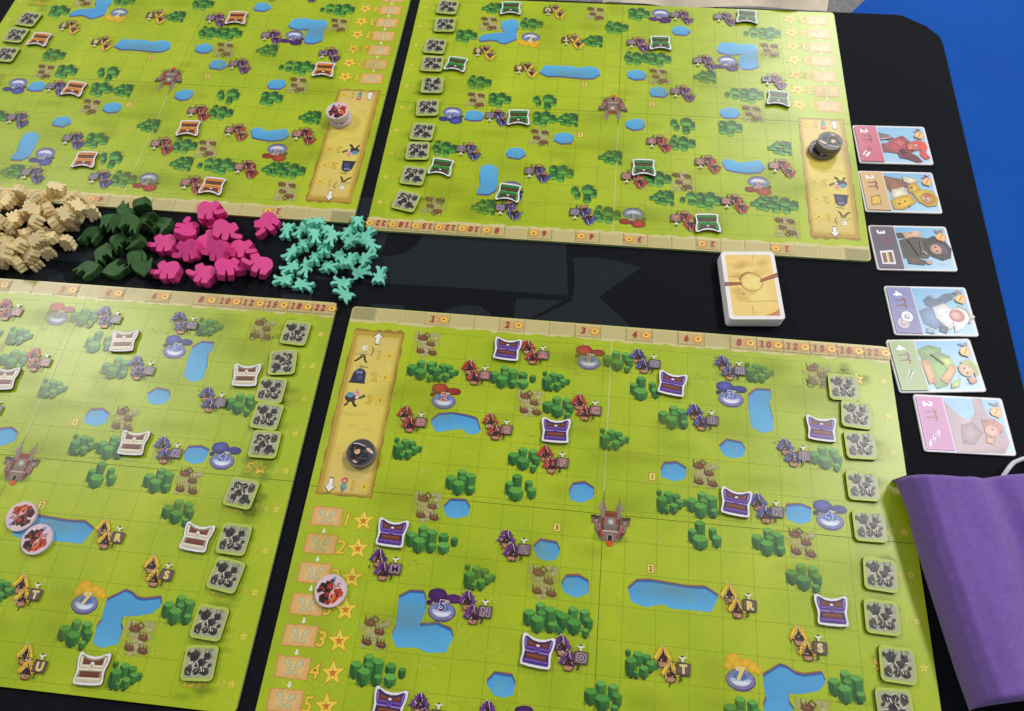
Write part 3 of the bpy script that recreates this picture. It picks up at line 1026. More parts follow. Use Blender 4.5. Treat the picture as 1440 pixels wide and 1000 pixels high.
def on_board(key, c, y):
    """a spot given in a board's printed squares, as a place on the table (in squares)"""
    bx, by, rz, sc = boards[key]
    a = math.radians(rz)
    u, v = (c - BC[0]) * sc, (y - BC[1]) * sc
    return bx + u * math.cos(a) - v * math.sin(a), by + u * math.sin(a) + v * math.cos(a)
SIL = {
 'troll': (8.0, [(-4.6,8.4),(-6.2,8.8),(-8,7.2),(-8.8,5.4),(-10.4,4.6),(-9.0,3.0),(-8.4,1.2),(-6.9,.4),(-7.4,-1.6),(-12.8,-.6),(-14.6,-1.6),(-15,-3.6),(-13.4,-5.0),(-8,-5.8),(-5.4,-5.4),(-4.6,-1.6),(-3.9,-1.6),(-4.2,-6.5),(-3.4,-9.8),(1.4,-9.8),(1.6,-4.0),(2.5,-4.0),(3.6,-9.4),(8.8,-8.0),(8.8,-3.4),(10.2,-.5),(10.2,3),(9,6),(6.4,8.4),(2.4,9.0),(-1,7.0),(-2.8,6.2)]),
 'fairy': (5.0, [(-1.6,7.2),(0,7.9),(1.6,7.2),(2.5,5.6),(5.6,9.2),(5.4,4.6),(3.2,2.6),(6.2,-.4),(5.2,-1.9),(2.7,.1),(2.4,-2.4),(3.1,-6),(5.4,-8.6),(3.6,-9.8),(1.1,-8.7),(.1,-3.2),(-1.1,-8.7),(-3.6,-9.8),(-5.4,-8.6),(-3.1,-6),(-2.4,-2.4),(-2.7,.1),(-5.2,-1.9),(-6.2,-.4),(-3.2,2.6),(-5.4,4.6),(-5.6,9.2),(-2.5,5.6)]),
 'goblin': (8.0, [(-8,-1),(-7.6,3),(-5.5,6),(-2,7.4),(2,7.8),(5.4,7.8),(6.9,8.9),(7.7,5),(8.4,1),(7.4,-3),(6.2,-5),(5.4,-9.4),(4.0,-10.4),(3.4,-6.4),(2.4,-3.4),(1.0,-2.6),(.4,-5.4),(-.7,-2.6),(-2.2,-3.2),(-3.2,-6.4),(-4.6,-10.2),(-5.4,-6.0),(-6.0,-4.2),(-9.2,-9.4),(-10.0,-8.8),(-8.4,-3.6)]),
 'skeleton': (6.5, [(-3,6.8),(-1.8,7.6),(-.6,6.4),(.6,6.6),(1.8,7.6),(3.2,6.8),(3.4,5.2),(4.8,5.0),(5.6,3.6),(4.4,2.6),(3.4,2.8),(3.6,1.2),(5.2,.8),(5.4,-.8),(3.8,-1.2),(3.6,-2.6),(5.0,-3.4),(5.4,-5.0),(4.2,-6.8),(2.6,-6.6),(2.2,-4.2),(1.2,-3.8),(.8,-6.2),(-.8,-6.6),(-1.2,-4.0),(-2.2,-4.0),(-2.8,-6.8),(-4.4,-6.6),(-5.2,-5.0),(-4.0,-3.2),(-3.8,-1.6),(-5.4,-1.0),(-5.6,.6),(-4.0,1.4),(-4.2,3.0),(-5.6,3.6),(-5.2,5.2),(-3.6,5.2)]),
}
SIZED = {'troll': (.92, 7.6), 'fairy': (.86, 4.6), 'goblin': (.88, 6.4), 'skeleton': (.92, 6.2)}
SIL = {k: (SIZED[k][1], [(x * SIZED[k][0], y * SIZED[k][0]) for x, y in p]) for k, (h, p) in SIL.items()}

POSE = {
    'troll': [
        (1, -10.65, 2.99, 0.19, 1.0, 0.0, 0.0, 0.0),
        (1, -10.08, 1.74, 0.19, 1.0, 0.0, 0.0, 0.0),
        (1, -8.62, 1.7, 0.19, 0.991, 0.0, 0.0, -0.131),
        (-1, -8.88, 3.28, 0.19, 0.866, 0.0, 0.0, 0.5),
        (-1, -7.47, 2.98, 0.19, 0.999, 0.0, 0.0, 0.044),
        (-1, -7.655, 1.936, 0.402, 0.963, -0.035, 0.158, 0.214),
        (1, -6.476, 2.191, 0.376, 0.976, -0.047, 0.196, -0.08),
        (1, -6.74, 4.28, 0.247, 0.886, 0.06, -0.001, 0.46),
        (1, -9.1, 4.337, 0.249, 0.257, 0.017, -0.059, 0.965),
        (1, -9.86, 3.6, 0.371, -0.707, 0.188, -0.003, 0.682),
        (1, -9.431, 2.642, 0.426, -0.971, -0.203, 0.1, -0.078),
        (-1, -8.228, 3.615, 0.512, 0.973, 0.07, 0.22, 0.016),
        (1, -8.231, 2.672, 0.538, -0.969, -0.219, 0.098, 0.063),
        (-1, -9.039, 4.427, 0.647, 0.994, 0.062, -0.003, 0.086),
    ],
    'goblin': [
        (1, -13.81, 3.22, 0.16, 1.0, 0.0, 0.0, 0.0),
        (1, -13.199, 3.802, 0.299, -0.947, 0.053, -0.213, -0.236),
        (-1, -12.69, 4.308, 0.348, -0.15, -0.175, -0.118, -0.966),
        (1, -12.56, 3.606, 0.578, 0.971, 0.237, 0.0, -0.0),
        (1, -11.11, 3.91, 0.16, 0.996, 0.0, 0.0, -0.087),
        (1, -12.97, 2.35, 0.16, 0.94, 0.0, 0.0, 0.342),
        (1, -13.32, 1.57, 0.16, 0.976, 0.0, 0.0, -0.216),
        (1, -12.22, 1.63, 0.16, -0.216, -0.0, -0.0, -0.976),
        (1, -11.484, 2.137, 0.308, 0.914, -0.08, 0.219, 0.333),
        (-1, -11.031, 1.728, 0.528, -0.116, -0.234, 0.074, -0.962),
        (1, -11.61, 3.926, 0.433, 0.699, -0.217, -0.106, 0.673),
        (1, -11.706, 2.881, 0.38, -0.837, -0.107, 0.182, 0.506),
        (1, -11.87, 4.45, 0.711, -0.633, -0.754, -0.133, -0.112),
        (-1, -11.899, 3.436, 0.859, -0.982, -0.026, -0.135, 0.128),
        (1, -12.457, 2.851, 0.318, -0.833, 0.054, -0.23, -0.5),
    ],
    'fairy': [
        (1, -5.93, 4.12, 0.115, 1.0, 0.0, 0.0, 0.0),
        (1, -5.33, 4.17, 0.115, 0.976, 0.0, 0.0, -0.216),
        (1, -4.735, 3.988, 0.213, -0.941, 0.024, -0.214, -0.259),
        (1, -4.606, 3.687, 0.472, -0.963, 0.038, -0.206, -0.169),
        (1, -5.46, 3.05, 0.115, 0.954, 0.0, 0.0, -0.301),
        (1, -5.34, 2.35, 0.115, 0.866, 0.0, 0.0, -0.5),
        (1, -5.47, 1.77, 0.115, 0.737, 0.0, 0.0, -0.676),
        (1, -4.689, 2.349, 0.219, 0.967, 0.024, 0.233, -0.102),
        (1, -4.65, 1.61, 0.115, 0.766, 0.0, 0.0, 0.643),
        (1, -3.16, 1.84, 0.115, 0.643, 0.0, 0.0, -0.766),
        (1, -2.95, 1.293, 0.219, 0.494, -0.077, 0.133, -0.856),
        (1, -1.77, 2.29, 0.115, -0.0, -0.0, -0.0, -1.0),
        (1, -3.46, 2.98, 0.115, 0.94, 0.0, 0.0, 0.342),
        (1, -2.67, 4.14, 0.115, -0.259, -0.0, -0.0, -0.966),
        (1, -4.769, 4.411, 0.397, 0.854, -0.246, -0.023, -0.458),
        (1, -4.136, 3.905, 0.434, -0.959, -0.06, -0.235, -0.147),
        (1, -4.384, 2.806, 0.257, -0.977, 0.206, 0.009, -0.043),
        (1, -3.776, 2.46, 0.226, 0.783, -0.13, -0.1, 0.601),
        (1, -3.44, 4.22, 0.115, 0.924, 0.0, 0.0, -0.383),
        (1, -3.104, 4.64, 0.272, -0.97, 0.165, -0.097, -0.152),
        (1, -2.404, 3.659, 0.255, -0.851, -0.161, -0.093, -0.491),
        (1, -2.418, 3.007, 0.224, 0.417, -0.068, -0.146, 0.895),
        (1, -2.502, 2.339, 0.219, -0.557, -0.198, 0.138, -0.795),
        (1, -4.114, 3.141, 0.37, -0.962, 0.219, -0.06, -0.149),
        (1, -4.989, 3.382, 0.278, -0.969, 0.233, 0.02, -0.085),
        (1, -3.896, 3.619, 0.577, 0.97, -0.005, 0.24, -0.046),
        (1, -3.052, 3.621, 0.467, 0.625, -0.15, -0.179, 0.745),
        (1, -2.969, 2.683, 0.426, -0.067, 0.14, -0.135, -0.979),
    ],
    'skeleton': [
        (1, -15.459, 4.222, 0.155, 0.877, 0.0, 0.0, -0.481),
        (1, -15.213, 2.146, 0.325, 0.633, 0.691, 0.257, 0.235),
        (1, -14.547, 2.647, 0.335, -0.765, -0.642, -0.026, -0.032),
        (-1, -17.861, 1.892, 0.155, 0.877, 0.0, 0.0, 0.481),
        (1, -16.354, 1.681, 0.335, -0.606, -0.509, -0.393, -0.468),
        (1, -19.601, 2.392, 0.335, 0.541, 0.645, 0.414, 0.347),
        (1, -18.901, 2.461, 0.155, 0.297, 0.0, 0.0, -0.955),
        (1, -18.285, 2.419, 0.305, 0.029, -0.151, 0.18, 0.972),
        (1, -18.163, 3.398, 0.335, -0.39, -0.465, 0.609, 0.511),
        (-1, -19.522, 1.497, 0.335, 0.766, 0.643, -0.007, -0.008),
        (-1, -16.475, 4.71, 0.435, 0.577, 0.63, -0.383, -0.351),
        (1, -20.377, 2.798, 0.325, 0.674, 0.735, -0.056, -0.051),
        (1, -17.415, 4.627, 0.435, 0.262, 0.286, -0.679, -0.623),
        (-1, -17.259, 3.158, 0.155, 0.98, 0.0, 0.0, 0.197),
        (1, -15.09, 2.577, 0.7, -0.722, 0.025, 0.092, 0.685),
        (-1, -18.183, 3.877, 0.687, -0.673, -0.0, -0.0, -0.739),
        (-1, -17.385, 4.14, 0.83, -0.116, -0.0, -0.0, -0.993),
        (-1, -14.92, 3.66, 0.155, -0.652, -0.0, -0.0, -0.758),
        (1, -17.602, 2.526, 0.29, 0.061, 0.145, 0.185, -0.97),
        (1, -15.822, 3.935, 0.465, -0.359, -0.0, -0.0, 0.933),
        (1, -19.392, 3.429, 0.155, 0.772, 0.0, 0.0, 0.635),
        (-1, -19.493, 1.935, 0.893, -0.29, -0.345, -0.684, -0.574),
        (-1, -16.395, 3.443, 0.155, 1.0, 0.0, 0.0, 0.002),
        (-1, -20.117, 3.272, 0.155, 0.991, 0.0, 0.0, -0.131),
        (1, -16.418, 2.534, 0.155, -0.363, -0.0, -0.0, -0.932),
        (-1, -16.979, 2.399, 0.363, 0.241, -0.173, -0.174, 0.939),
        (1, -18.767, 3.891, 0.155, -0.112, -0.0, -0.0, -0.994),
        (1, -19.009, 3.0, 0.362, 0.968, -0.233, -0.074, 0.06),
        (-1, -16.655, 3.891, 0.465, 0.903, 0.0, 0.0, -0.429),
        (-1, -19.645, 3.905, 0.373, 0.13, 0.09, -0.223, -0.962),
        (1, -17.736, 3.257, 0.582, -0.512, -0.429, -0.478, -0.57),
        (-1, -15.67, 1.712, 0.155, 0.891, 0.0, 0.0, 0.453),
        (1, -20.486, 1.611, 0.155, -0.638, -0.0, -0.0, -0.77),
        (-1, -15.865, 3.06, 0.155, 0.964, 0.0, 0.0, -0.264),
        (-1, -20.353, 2.168, 0.35, -0.052, -0.013, 0.241, 0.969),
        (-1, -16.012, 4.318, 0.955, -0.339, -0.284, -0.577, -0.687),
        (-1, -18.333, 2.881, 0.468, -0.521, 0.223, -0.088, -0.819),
        (1, -15.397, 3.754, 0.918, -0.317, -0.346, -0.651, -0.596),
        (-1, -18.524, 1.424, 0.335, -0.068, -0.057, -0.64, -0.763),
        (1, -14.784, 4.382, 0.155, 0.629, 0.0, 0.0, -0.777),
        (-1, -19.094, 4.252, 0.591, -0.755, -0.634, -0.108, -0.129),
        (1, -14.126, 4.205, 0.335, 0.195, 0.233, -0.73, -0.612),
        (1, -20.358, 3.862, 0.325, 0.542, 0.591, -0.44, -0.404),
        (-1, -20.033, 4.26, 0.598, 0.979, 0.0, 0.0, 0.206),
        (1, -15.934, 2.285, 0.335, -0.763, -0.64, -0.055, -0.066),
        (-1, -17.002, 1.676, 0.155, 0.999, 0.0, 0.0, 0.039),
        (-1, -18.805, 1.964, 0.465, 0.739, 0.0, 0.0, -0.674),
        (1, -15.303, 2.982, 0.346, 0.774, -0.041, 0.221, -0.593),
        (-1, -19.035, 1.526, 0.716, -0.799, -0.199, -0.029, 0.566),
        (-1, -16.804, 3.341, 0.775, -0.293, -0.0, -0.0, 0.956),
        (1, -15.615, 4.757, 0.791, -0.4, -0.093, -0.206, -0.888),
        (1, -17.429, 1.494, 0.465, 0.999, 0.0, 0.0, 0.045),
        (1, -16.012, 1.412, 0.485, -0.162, -0.193, -0.741, -0.622),
        (1, -16.784, 2.87, 1.228, -0.657, -0.717, 0.173, 0.158),
        (1, -18.291, 4.347, 0.974, -0.688, 0.245, -0.015, 0.683),
        (1, -19.957, 1.455, 0.407, 0.98, -0.02, 0.146, 0.132),
        (-1, -19.423, 2.88, 0.677, 0.014, -0.119, 0.208, 0.971),
        (1, -17.858, 1.451, 0.901, -0.633, -0.754, 0.135, 0.114),
        (1, -14.962, 3.21, 0.786, 0.578, 0.689, -0.335, -0.281),
        (1, -19.91, 2.831, 0.902, 0.619, -0.242, -0.052, 0.746),
        (-1, -17.802, 2.235, 0.538, 0.472, 0.033, -0.118, 0.873),
        (1, -15.603, 3.104, 1.047, 0.834, -0.077, -0.235, 0.492),
        (1, -15.545, 1.789, 0.629, -0.872, -0.232, 0.075, 0.425),
        (1, -16.122, 2.734, 0.653, -0.403, 0.07, 0.227, 0.884),
        (-1, -16.608, 2.047, 0.827, -0.501, -0.597, 0.48, 0.403),
        (1, -20.368, 2.259, 0.669, 0.2, -0.082, 0.216, 0.952),
        (1, -17.463, 1.92, 0.918, -0.089, -0.097, -0.731, -0.67),
        (-1, -18.651, 1.452, 1.056, -0.826, 0.031, -0.246, 0.507),
        (1, -16.379, 3.921, 0.775, 0.998, 0.0, 0.0, 0.064),
        (-1, -16.955, 4.573, 0.953, 0.676, 0.737, 0.008, 0.007),
        (-1, -20.347, 1.892, 1.094, 0.859, 0.116, 0.067, 0.494),
        (-1, -15.908, 2.015, 0.899, -0.856, 0.084, 0.222, -0.459),
        (-1, -15.99, 3.663, 1.041, -0.632, 0.067, -0.225, 0.738),
        (1, -19.393, 3.464, 0.769, 0.811, -0.24, -0.051, 0.532),
        (1, -17.88, 2.392, 0.893, 0.557, 0.016, -0.095, 0.825),
        (-1, -14.529, 3.79, 0.626, -0.028, -0.03, 0.737, 0.675),
        (1, -14.521, 4.389, 0.682, 0.949, -0.051, -0.23, -0.209),
        (-1, -18.68, 2.874, 0.788, 0.138, 0.037, 0.113, 0.983),
        (-1, -14.717, 4.427, 0.952, -0.854, -0.016, 0.225, 0.47),
        (-1, -18.499, 3.575, 1.167, -0.267, -0.292, -0.677, -0.62),
        (-1, -15.206, 2.291, 1.01, -0.448, -0.077, 0.234, -0.859),
        (1, -18.536, 2.599, 1.273, -0.557, -0.467, 0.441, 0.526),
        (-1, -15.418, 4.739, 1.082, -0.661, -0.036, -0.219, -0.717),
        (1, -14.533, 3.539, 1.081, -0.281, -0.074, -0.156, 0.944),
        (1, -17.207, 2.382, 0.774, 0.802, -0.162, 0.124, 0.562),
        (1, -19.79, 1.625, 0.925, -0.594, -0.648, 0.351, 0.321),
        (-1, -18.937, 2.062, 0.775, -0.054, -0.0, -0.0, -0.999),
        (1, -17.717, 3.706, 1.065, 0.487, 0.163, 0.082, -0.854),
        (1, -20.501, 2.854, 0.98, 0.776, -0.226, -0.1, 0.58),
        (1, -18.722, 4.147, 0.96, -0.732, -0.209, -0.131, -0.635),
        (-1, -16.205, 1.562, 1.042, -0.966, -0.158, 0.19, 0.071),
        (-1, -19.938, 3.47, 0.943, 0.989, -0.08, -0.111, 0.058),
        (1, -19.57, 4.213, 0.937, 0.996, -0.06, -0.072, 0.008),
        (-1, -14.248, 3.951, 1.023, -0.467, 0.233, -0.033, 0.852),
        (1, -20.409, 3.897, 1.014, -0.732, -0.062, 0.239, 0.635),
        (1, -19.457, 3.803, 0.98, -0.784, 0.056, 0.239, 0.57),
        (-1, -18.991, 2.237, 1.085, 0.993, 0.0, 0.0, 0.116),
        (-1, -19.167, 1.594, 1.242, -0.229, -0.273, -0.716, -0.601),
    ],
}


def _near(anchors, used, x, y):
    for d, k in sorted((math.hypot(ax - x, ay - y), k) for k, (ax, ay, _) in enumerate(anchors)):
        if k not in used:
            used.add(k)
            return anchors[k][2]
    return None


PINK_AT = [(-10.65, 2.99, 'at the left edge of its heap, club towards the green figures'), (-10.08, 1.74, 'at the near left corner of its heap'),
           (-9.91, 3.55, 'tilted with its club raised towards the far board'), (-9.4, 2.72, 'lying across its neighbours left of the heap centre'),
           (-8.62, 1.7, 'in the nearest row, second from the left'), (-8.88, 3.28, 'half buried behind the heap centre'),
           (-8.31, 3.64, 'far right of the heap, upper of two alike'), (-7.47, 2.98, 'right of the heap centre, lower of two alike'),
           (-8.19, 2.75, 'in the heart of the pink heap'), (-7.71, 1.91, 'in the nearest row, third from the left'),
           (-6.55, 2.18, 'at the right end of the nearest row'), (-6.75, 4.3, 'lying alone nearest the mint figures'),
           (-9.04, 4.45, 'topmost of two stacked behind the heap, touching the far board'), (-9.1, 4.36, 'lower of two stacked behind the heap, under the topmost')]
GREEN_AT = [(-13.81, 3.22, 'at the left end, touching the pale wood heap'), (-13.26, 3.77, 'at the far left, below the track number 4'),
            (-12.75, 4.28, 'touching the far board, left of the standing one'), (-11.87, 4.45, 'standing on edge against the far board'),
            (-12.56, 3.68, 'in the far half of its heap, left of centre'), (-11.94, 3.45, 'on top of the far right part of its heap'),
            (-11.11, 3.91, 'at the far right, nearest the stacked pink figures'), (-12.51, 2.8, 'on top in the middle of its heap'),
            (-12.97, 2.35, 'left of the middle, in front of the leftmost one'), (-13.32, 1.57, 'alone at the near left corner of its heap'),
            (-12.22, 1.63, 'in the nearest row, second from the left'), (-11.54, 2.09, 'just behind the near right corner of its heap'),
            (-11.1, 1.76, 'at the near right corner, beside the pink clubs'), (-11.54, 3.9, 'half hidden behind the far right figures'),
            (-11.64, 2.88, 'half buried right of the heap centre')]
MINT_AT = [(-1.77, 2.29, 'lying apart, right of its heap'), (-2.98, 1.31, 'nearest to the corner of the purple-chest board'), (-3.16, 1.84, 'second nearest to the corner of the purple-chest board'),
           (-5.93, 4.12, 'upright at the far left, next to the lone pink figure'), (-5.33, 4.17, 'second from the left in the farthest row'), (-5.47, 1.77, 'at the near left end of its heap'),
           (-4.65, 1.61, 'lying with legs right, nearest the track number 18'), (-3.12, 4.6, 'reaching into the gap between the two far boards'), (-3.44, 4.22, 'just left of the gap between the far boards'),
           (-5.34, 2.35, 'at the left edge, above the near left end one'), (-5.46, 3.05, 'at the left edge, third from the front'), (-2.39, 3.03, 'at the right edge with legs towards the lone one'),
           (-2.44, 3.68, 'at the far right edge, below the track number 22'), (-4.79, 4.36, 'raised at the far edge, overlapping the far board')]
USED = {'p': set(), 'g': set(), 'm': set()}


def _troll(i, x, y, z):
    return 'pink wooden troll figure ' + _near(PINK_AT, USED['p'], x, y), 'pink wooden figures in one heap'


def _goblin(i, x, y, z):
    return 'dark green wooden figure ' + _near(GREEN_AT, USED['g'], x, y), 'dark green wooden figures in one heap'


def _fairy(i, x, y, z):
    for k, (ax, ay, t) in enumerate(MINT_AT):
        if k not in USED['m'] and math.hypot(ax - x, ay - y) < .16:
            USED['m'].add(k)
            return 'mint wooden fairy figure ' + t, 'mint wooden figures in one heap'
    return 'mint wooden fairy figure in the crowded inside of the mint heap', 'fairies inside the mint heap'


def _skeleton(i, x, y, z):
    return 'pale bare-wood skeleton figure in the large heap at the left edge', 'pale wooden figures in one heap'


LABELS = {'troll': _troll, 'goblin': _goblin, 'fairy': _fairy, 'skeleton': _skeleton}


# ------------------------------------------------------------------ treasure chest tokens
CHEST = [(-.49, .44), (-.41, .47), (-.34, .43), (-.2, .36), (0, .33), (.2, .36), (.34, .43), (.41, .47), (.49, .44), (.50, .30), (.47, .12), (.42, .0), (.43, -.14), (.46, -.34), (.43, -.42), (.2, -.44), (-.2, -.44), (-.43, -.42), (-.46, -.34), (-.43, -.14), (-.42, .0), (-.47, .12), (-.50, .30)]
SETS = {'purple': ('#4f2d86', '#7a58b4', '#35205c', '#9f86cf', '#6b3526', '#8a4a34'),
        'green': ('#1d6e2c', '#3a9440', '#10401c', '#6fbf62', '#4a2c1c', '#7a4430'),
        'orange': ('#c9731e', '#e89a3c', '#8a4416', '#f2bd6a', '#5c2a1a', '#6f3420'),
        'white': ('#cfc3a4', '#ece3cc', '#9a8c6c', '#f6f0e2', '#6e3428', '#7d3f30')}


def chest_meshes(colour):
    d, l, k, h, w1, w2 = SETS[colour]
    body = prism_mesh('token_body', [(x * CELL, y * CELL) for x, y in CHEST], 0.00005, 0.0019, M['token'], M['token_edge'], bevel=0.0003)
    a = Art(z0=0.0019)
    ins = [(x * .86, y * .84) for x, y in CHEST]
    a.poly(ins, k)
    a.poly([(-.31, .31), (-.15, .245), (0, .225), (.15, .245), (.31, .31), (.30, .10), (-.30, .10)], w1)
    a.poly([(-.29, .26), (-.14, .205), (0, .19), (.14, .205), (.29, .26), (.28, .19), (-.28, .19)], w2)
    for s in (-1, 1):
        a.poly([(s * .41, .36), (s * .33, .33), (s * .31, .06), (s * .38, .06)], d)
        a.poly([(s * .40, .34), (s * .365, .33), (s * .345, .10), (s * .375, .10)], h)
    a.poly([(-.385, .12), (.385, .12), (.35, -.04), (-.35, -.04)], d)
    a.poly([(-.37, .105), (.37, .105), (.365, .07), (-.365, .07)], l)
    a.poly([(-.355, -.0), (.355, -.0), (.35, -.035), (-.35, -.035)], h)
    a.poly([(-.30, -.07), (.30, -.07), (.30, -.22), (-.30, -.22)], w1)
    a.poly([(-.28, -.10), (.28, -.10), (.28, -.15), (-.28, -.15)], w2)
    a.poly([(-.38, -.23), (.38, -.23), (.38, -.36), (-.38, -.36)], d)
    a.poly([(-.36, -.24), (.36, -.24), (.36, -.28), (-.36, -.28)], l)
    a.poly(ell(0, .07, .085, .125, 12), d)
    a.poly(ell(0, .075, .065, .10, 12), l)
    a.poly([(-.03, .10), (0, .15), (.03, .10), (.02, .02), (-.02, .02)], k)
    a.poly(ell(0, .17, .055, .03, 8), '#f2eef2')
    return body, a.mesh('printed_chest', M['ink'])


def make_token(colour):
    t = empty('chest_token')
    b, p = chest_meshes(colour)
    mesh_obj('token_body', b, t)
    mesh_obj('printed_chest', p, t)
    return t


TOK = {
    'purple': [((3.5, -.5), -3, 'beside the hut village marked A'), ((9.43, -1.35), -8, 'below and right of village G'), ((5.5, -3.48), 1, 'above village F'),
               ((14.44, -2.58), -3, 'above the bushes right of village J'), ((11.5, -5.42), -6, 'left of village K'), ((.52, -7.5), -2, 'above village M'),
               ((14.24, -8.5), 1, 'above village S near the column of tiles'), ((5.5, -10.56), -5, 'left of village O'), ((1.35, -12.45), -3, 'at the bottom edge beside village P')],
    'white': [((9.48, -1.5), 6, 'below village G'), ((14.47, -2.48), 4, 'above the bushes right of village J'), ((5.6, -3.4), 5, 'at the left edge above village F'),
              ((11.24, -5.38), 2, 'left of village K'), ((14.45, -8.35), -4, 'above village S'), ((12.46, -12.5), 3, 'in the bottom row between village U and bushes')],
    'green': [((12.6, -12.55), 2, 'in the farthest row, left of the yellow villages'), ((14.7, -8.6), -8, 'touching the tile column beside the yellow village S'), ((11.55, -5.5), 3, 'beside the blue village K'),
              ((14.5, -2.49), -7, 'in front of the bushes near village J'), ((11.55, -1.34), -6, 'covering the blue well near the lakes'), ((6.13, -3.06), 2, 'above the red village C'),
              ((3.6, -.4), 4, 'beside the red village A in the nearest row'), ((5.5, -10.56), 2, 'beside the purple village O'), ((1.5, -12.6), -3, 'in the far right corner beside village P'), ((.4, -7.4), -6, 'beside the purple village M near the slips')],
    'orange': [((14.55, -8.5), -4, 'touching the tiles in the far left corner'), ((11.6, -5.45), -5, 'beside the blue village K'), ((5.5, -10.6), 2, 'beside the purple village O in the far row'),
               ((.5, -7.45), 0, 'beside the purple village M near the slips'), ((5.6, -3.5), 3, 'below the red village F'), ((9.5, -1.42), 3, 'beside the blue village G'),
               ((3.6, -.45), -3, 'beside the red village A in the nearest row')],
}
BK = {'purple': 'BR', 'white': 'BL', 'green': 'TR', 'orange': 'TL'}
for colour, items in TOK.items():
    proto = make_token(colour)
    for i, ((c, y), rz, where) in enumerate(items):
        o = proto if i == 0 else copy_tree(proto)
        x, yy = on_board(BK[colour], c, y)
        o.location = (x * CELL, yy * CELL, BT + .00072)
        o.rotation_euler = (0, 0, math.radians(rz + boards[BK[colour]][2]))
        tag(o, f'{colour} treasure chest token with white rim, {where}', 'token', f'{colour} chest tokens on their board')


# ------------------------------------------------------------------ square rubble tiles
def make_tile():
    t = empty('rubble_tile')
    h = .0021
    mesh_obj('tile_body', prism_mesh('tile_body', round_rect(-.5 * CELL, -.5 * CELL, .5 * CELL, .5 * CELL, .13 * CELL, 5), 0.00005, h, M['tile_green'], M['tile_edge'], bevel=.0004), t)
    a = Art(z0=h)
    rr = random.Random(2)
    a.fan(wob(round_rect(-.44, -.42, .46, .40, .10, 4), .015, 6), '#c9c5b4', '#b9ba92', 1, .8)
    for i in range(16):
        a.fan(wob(ell(rr.uniform(-.38, .4), rr.uniform(-.36, .34), .1, .07, 8), .02, i), '#d3cfc2', '#c9c5b4', .6, 0)
    for (x, y, w, h2, r, c) in ((-.17, .20, .30, .26, 12, '#2f2c2b'), (.20, .21, .20, .25, 30, '#363231'), (.07, .03, .26, .22, -12, '#2c2a29'), (-.27, -.19, .19, .24, 10, '#43372f'),
                                (-.02, -.20, .24, .2, 35, '#31302b'), (.22, -.22, .24, .19, -15, '#2e2827'), (.31, -.04, .12, .11, 20, '#272524'), (-.36, .27, .09, .10, 0, '#272524'), (-.06, -.03, .12, .1, 50, '#55503f')):
        p = wob(ell(x, y, w * .56, h2 * .56, 5, r), .03, int(x * 50))
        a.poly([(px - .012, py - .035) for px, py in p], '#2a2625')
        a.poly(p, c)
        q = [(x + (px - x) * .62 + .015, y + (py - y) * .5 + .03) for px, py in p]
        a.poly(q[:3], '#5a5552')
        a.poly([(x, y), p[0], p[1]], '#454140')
        a.line([(p[2][0], p[2][1]), (x, y), (p[4][0], p[4][1])], .014, '#2b2826')
    for x in (-.2, -.1, .12, .22, .3):
        a.line([(x, .3), (x + .02, .42)], .02, '#5d5a52')
    for (x0, y0, x1, y1) in ((-.1, .06, .0, -.08), (.08, -.1, .14, -.24), (-.18, .02, -.3, -.04), (.2, .06, .3, .08)):
        a.line([(x0, y0), (x1, y1)], .03, '#ded9cc')
    for i in range(26):
        x, y = rr.uniform(-.36, .38), rr.uniform(-.34, .34)
        an = rr.uniform(0, 6.3)
        a.line([(x, y), (x + .09 * math.cos(an), y + .09 * math.sin(an))], rr.uniform(.014, .03), rr.choice(['#e3dfd2', '#3a3633', '#b5b08f', '#7b7568', '#4a4542']), taper=.4)
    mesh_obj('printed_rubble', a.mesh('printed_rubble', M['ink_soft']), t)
    return t


ORD = ['first', 'second', 'third', 'fourth', 'fifth', 'sixth', 'seventh', 'eighth', 'ninth', 'tenth']
TILES = {
    'BR': ([(15.33, -.94, 0), (15.66, -1.94, -4), (15.68, -3.04, 2), (15.59, -4.46, 1), (15.66, -5.78, 1), (15.81, -7.27, -3), (15.7, -8.53, -1), (15.98, -9.83, -2), (15.76, -10.98, 182)], 'board with purple chests'),
    'BL': ([(15.85, -.6, -3), (15.67, -1.85, 97), (15.53, -2.97, -1), (15.64, -3.97, -4), (15.84, -5.0, 181), (15.5, -6.76, 173), (15.68, -8.28, -2), (15.74, -9.41, -8), (15.64, -10.85, -3), (15.68, -12.0, 4)], 'board with white chests'),
    'TR': ([(16.0, -12.45, -4), (15.95, -11.2, 2), (16.2, -9.72, -3), (16.15, -8.55, 0), (15.95, -7.2, 92), (15.95, -5.82, 5), (15.95, -4.4, -2), (15.98, -3.3, 3), (15.95, -1.95, -4), (16.02, -.6, -12)], 'board with green chests'),
    'TL': ([(15.7, -9.85, -8), (15.85, -8.7, -4), (15.75, -7.4, -2)], 'board with orange chests'),
}
tproto = make_tile()
first = True
for key, (items, bname) in TILES.items():
    n = 0
    for c, y, rz in items:
        o = tproto if first else copy_tree(tproto)
        first = False
        if key == 'TR':
            x, yy = on_board(key, c - .35, y)
        else:
            x, yy = on_board(key, c, y)
        o.location = (x * CELL, yy * CELL, BT + .00028)
        o.rotation_euler = (0, 0, math.radians(rz + boards[key][2]))
        tag(o, f'grey rubble tile, {ORD[n]} from far end of column on {bname}', 'tile', f'rubble tiles on the {bname}')
        n += 1


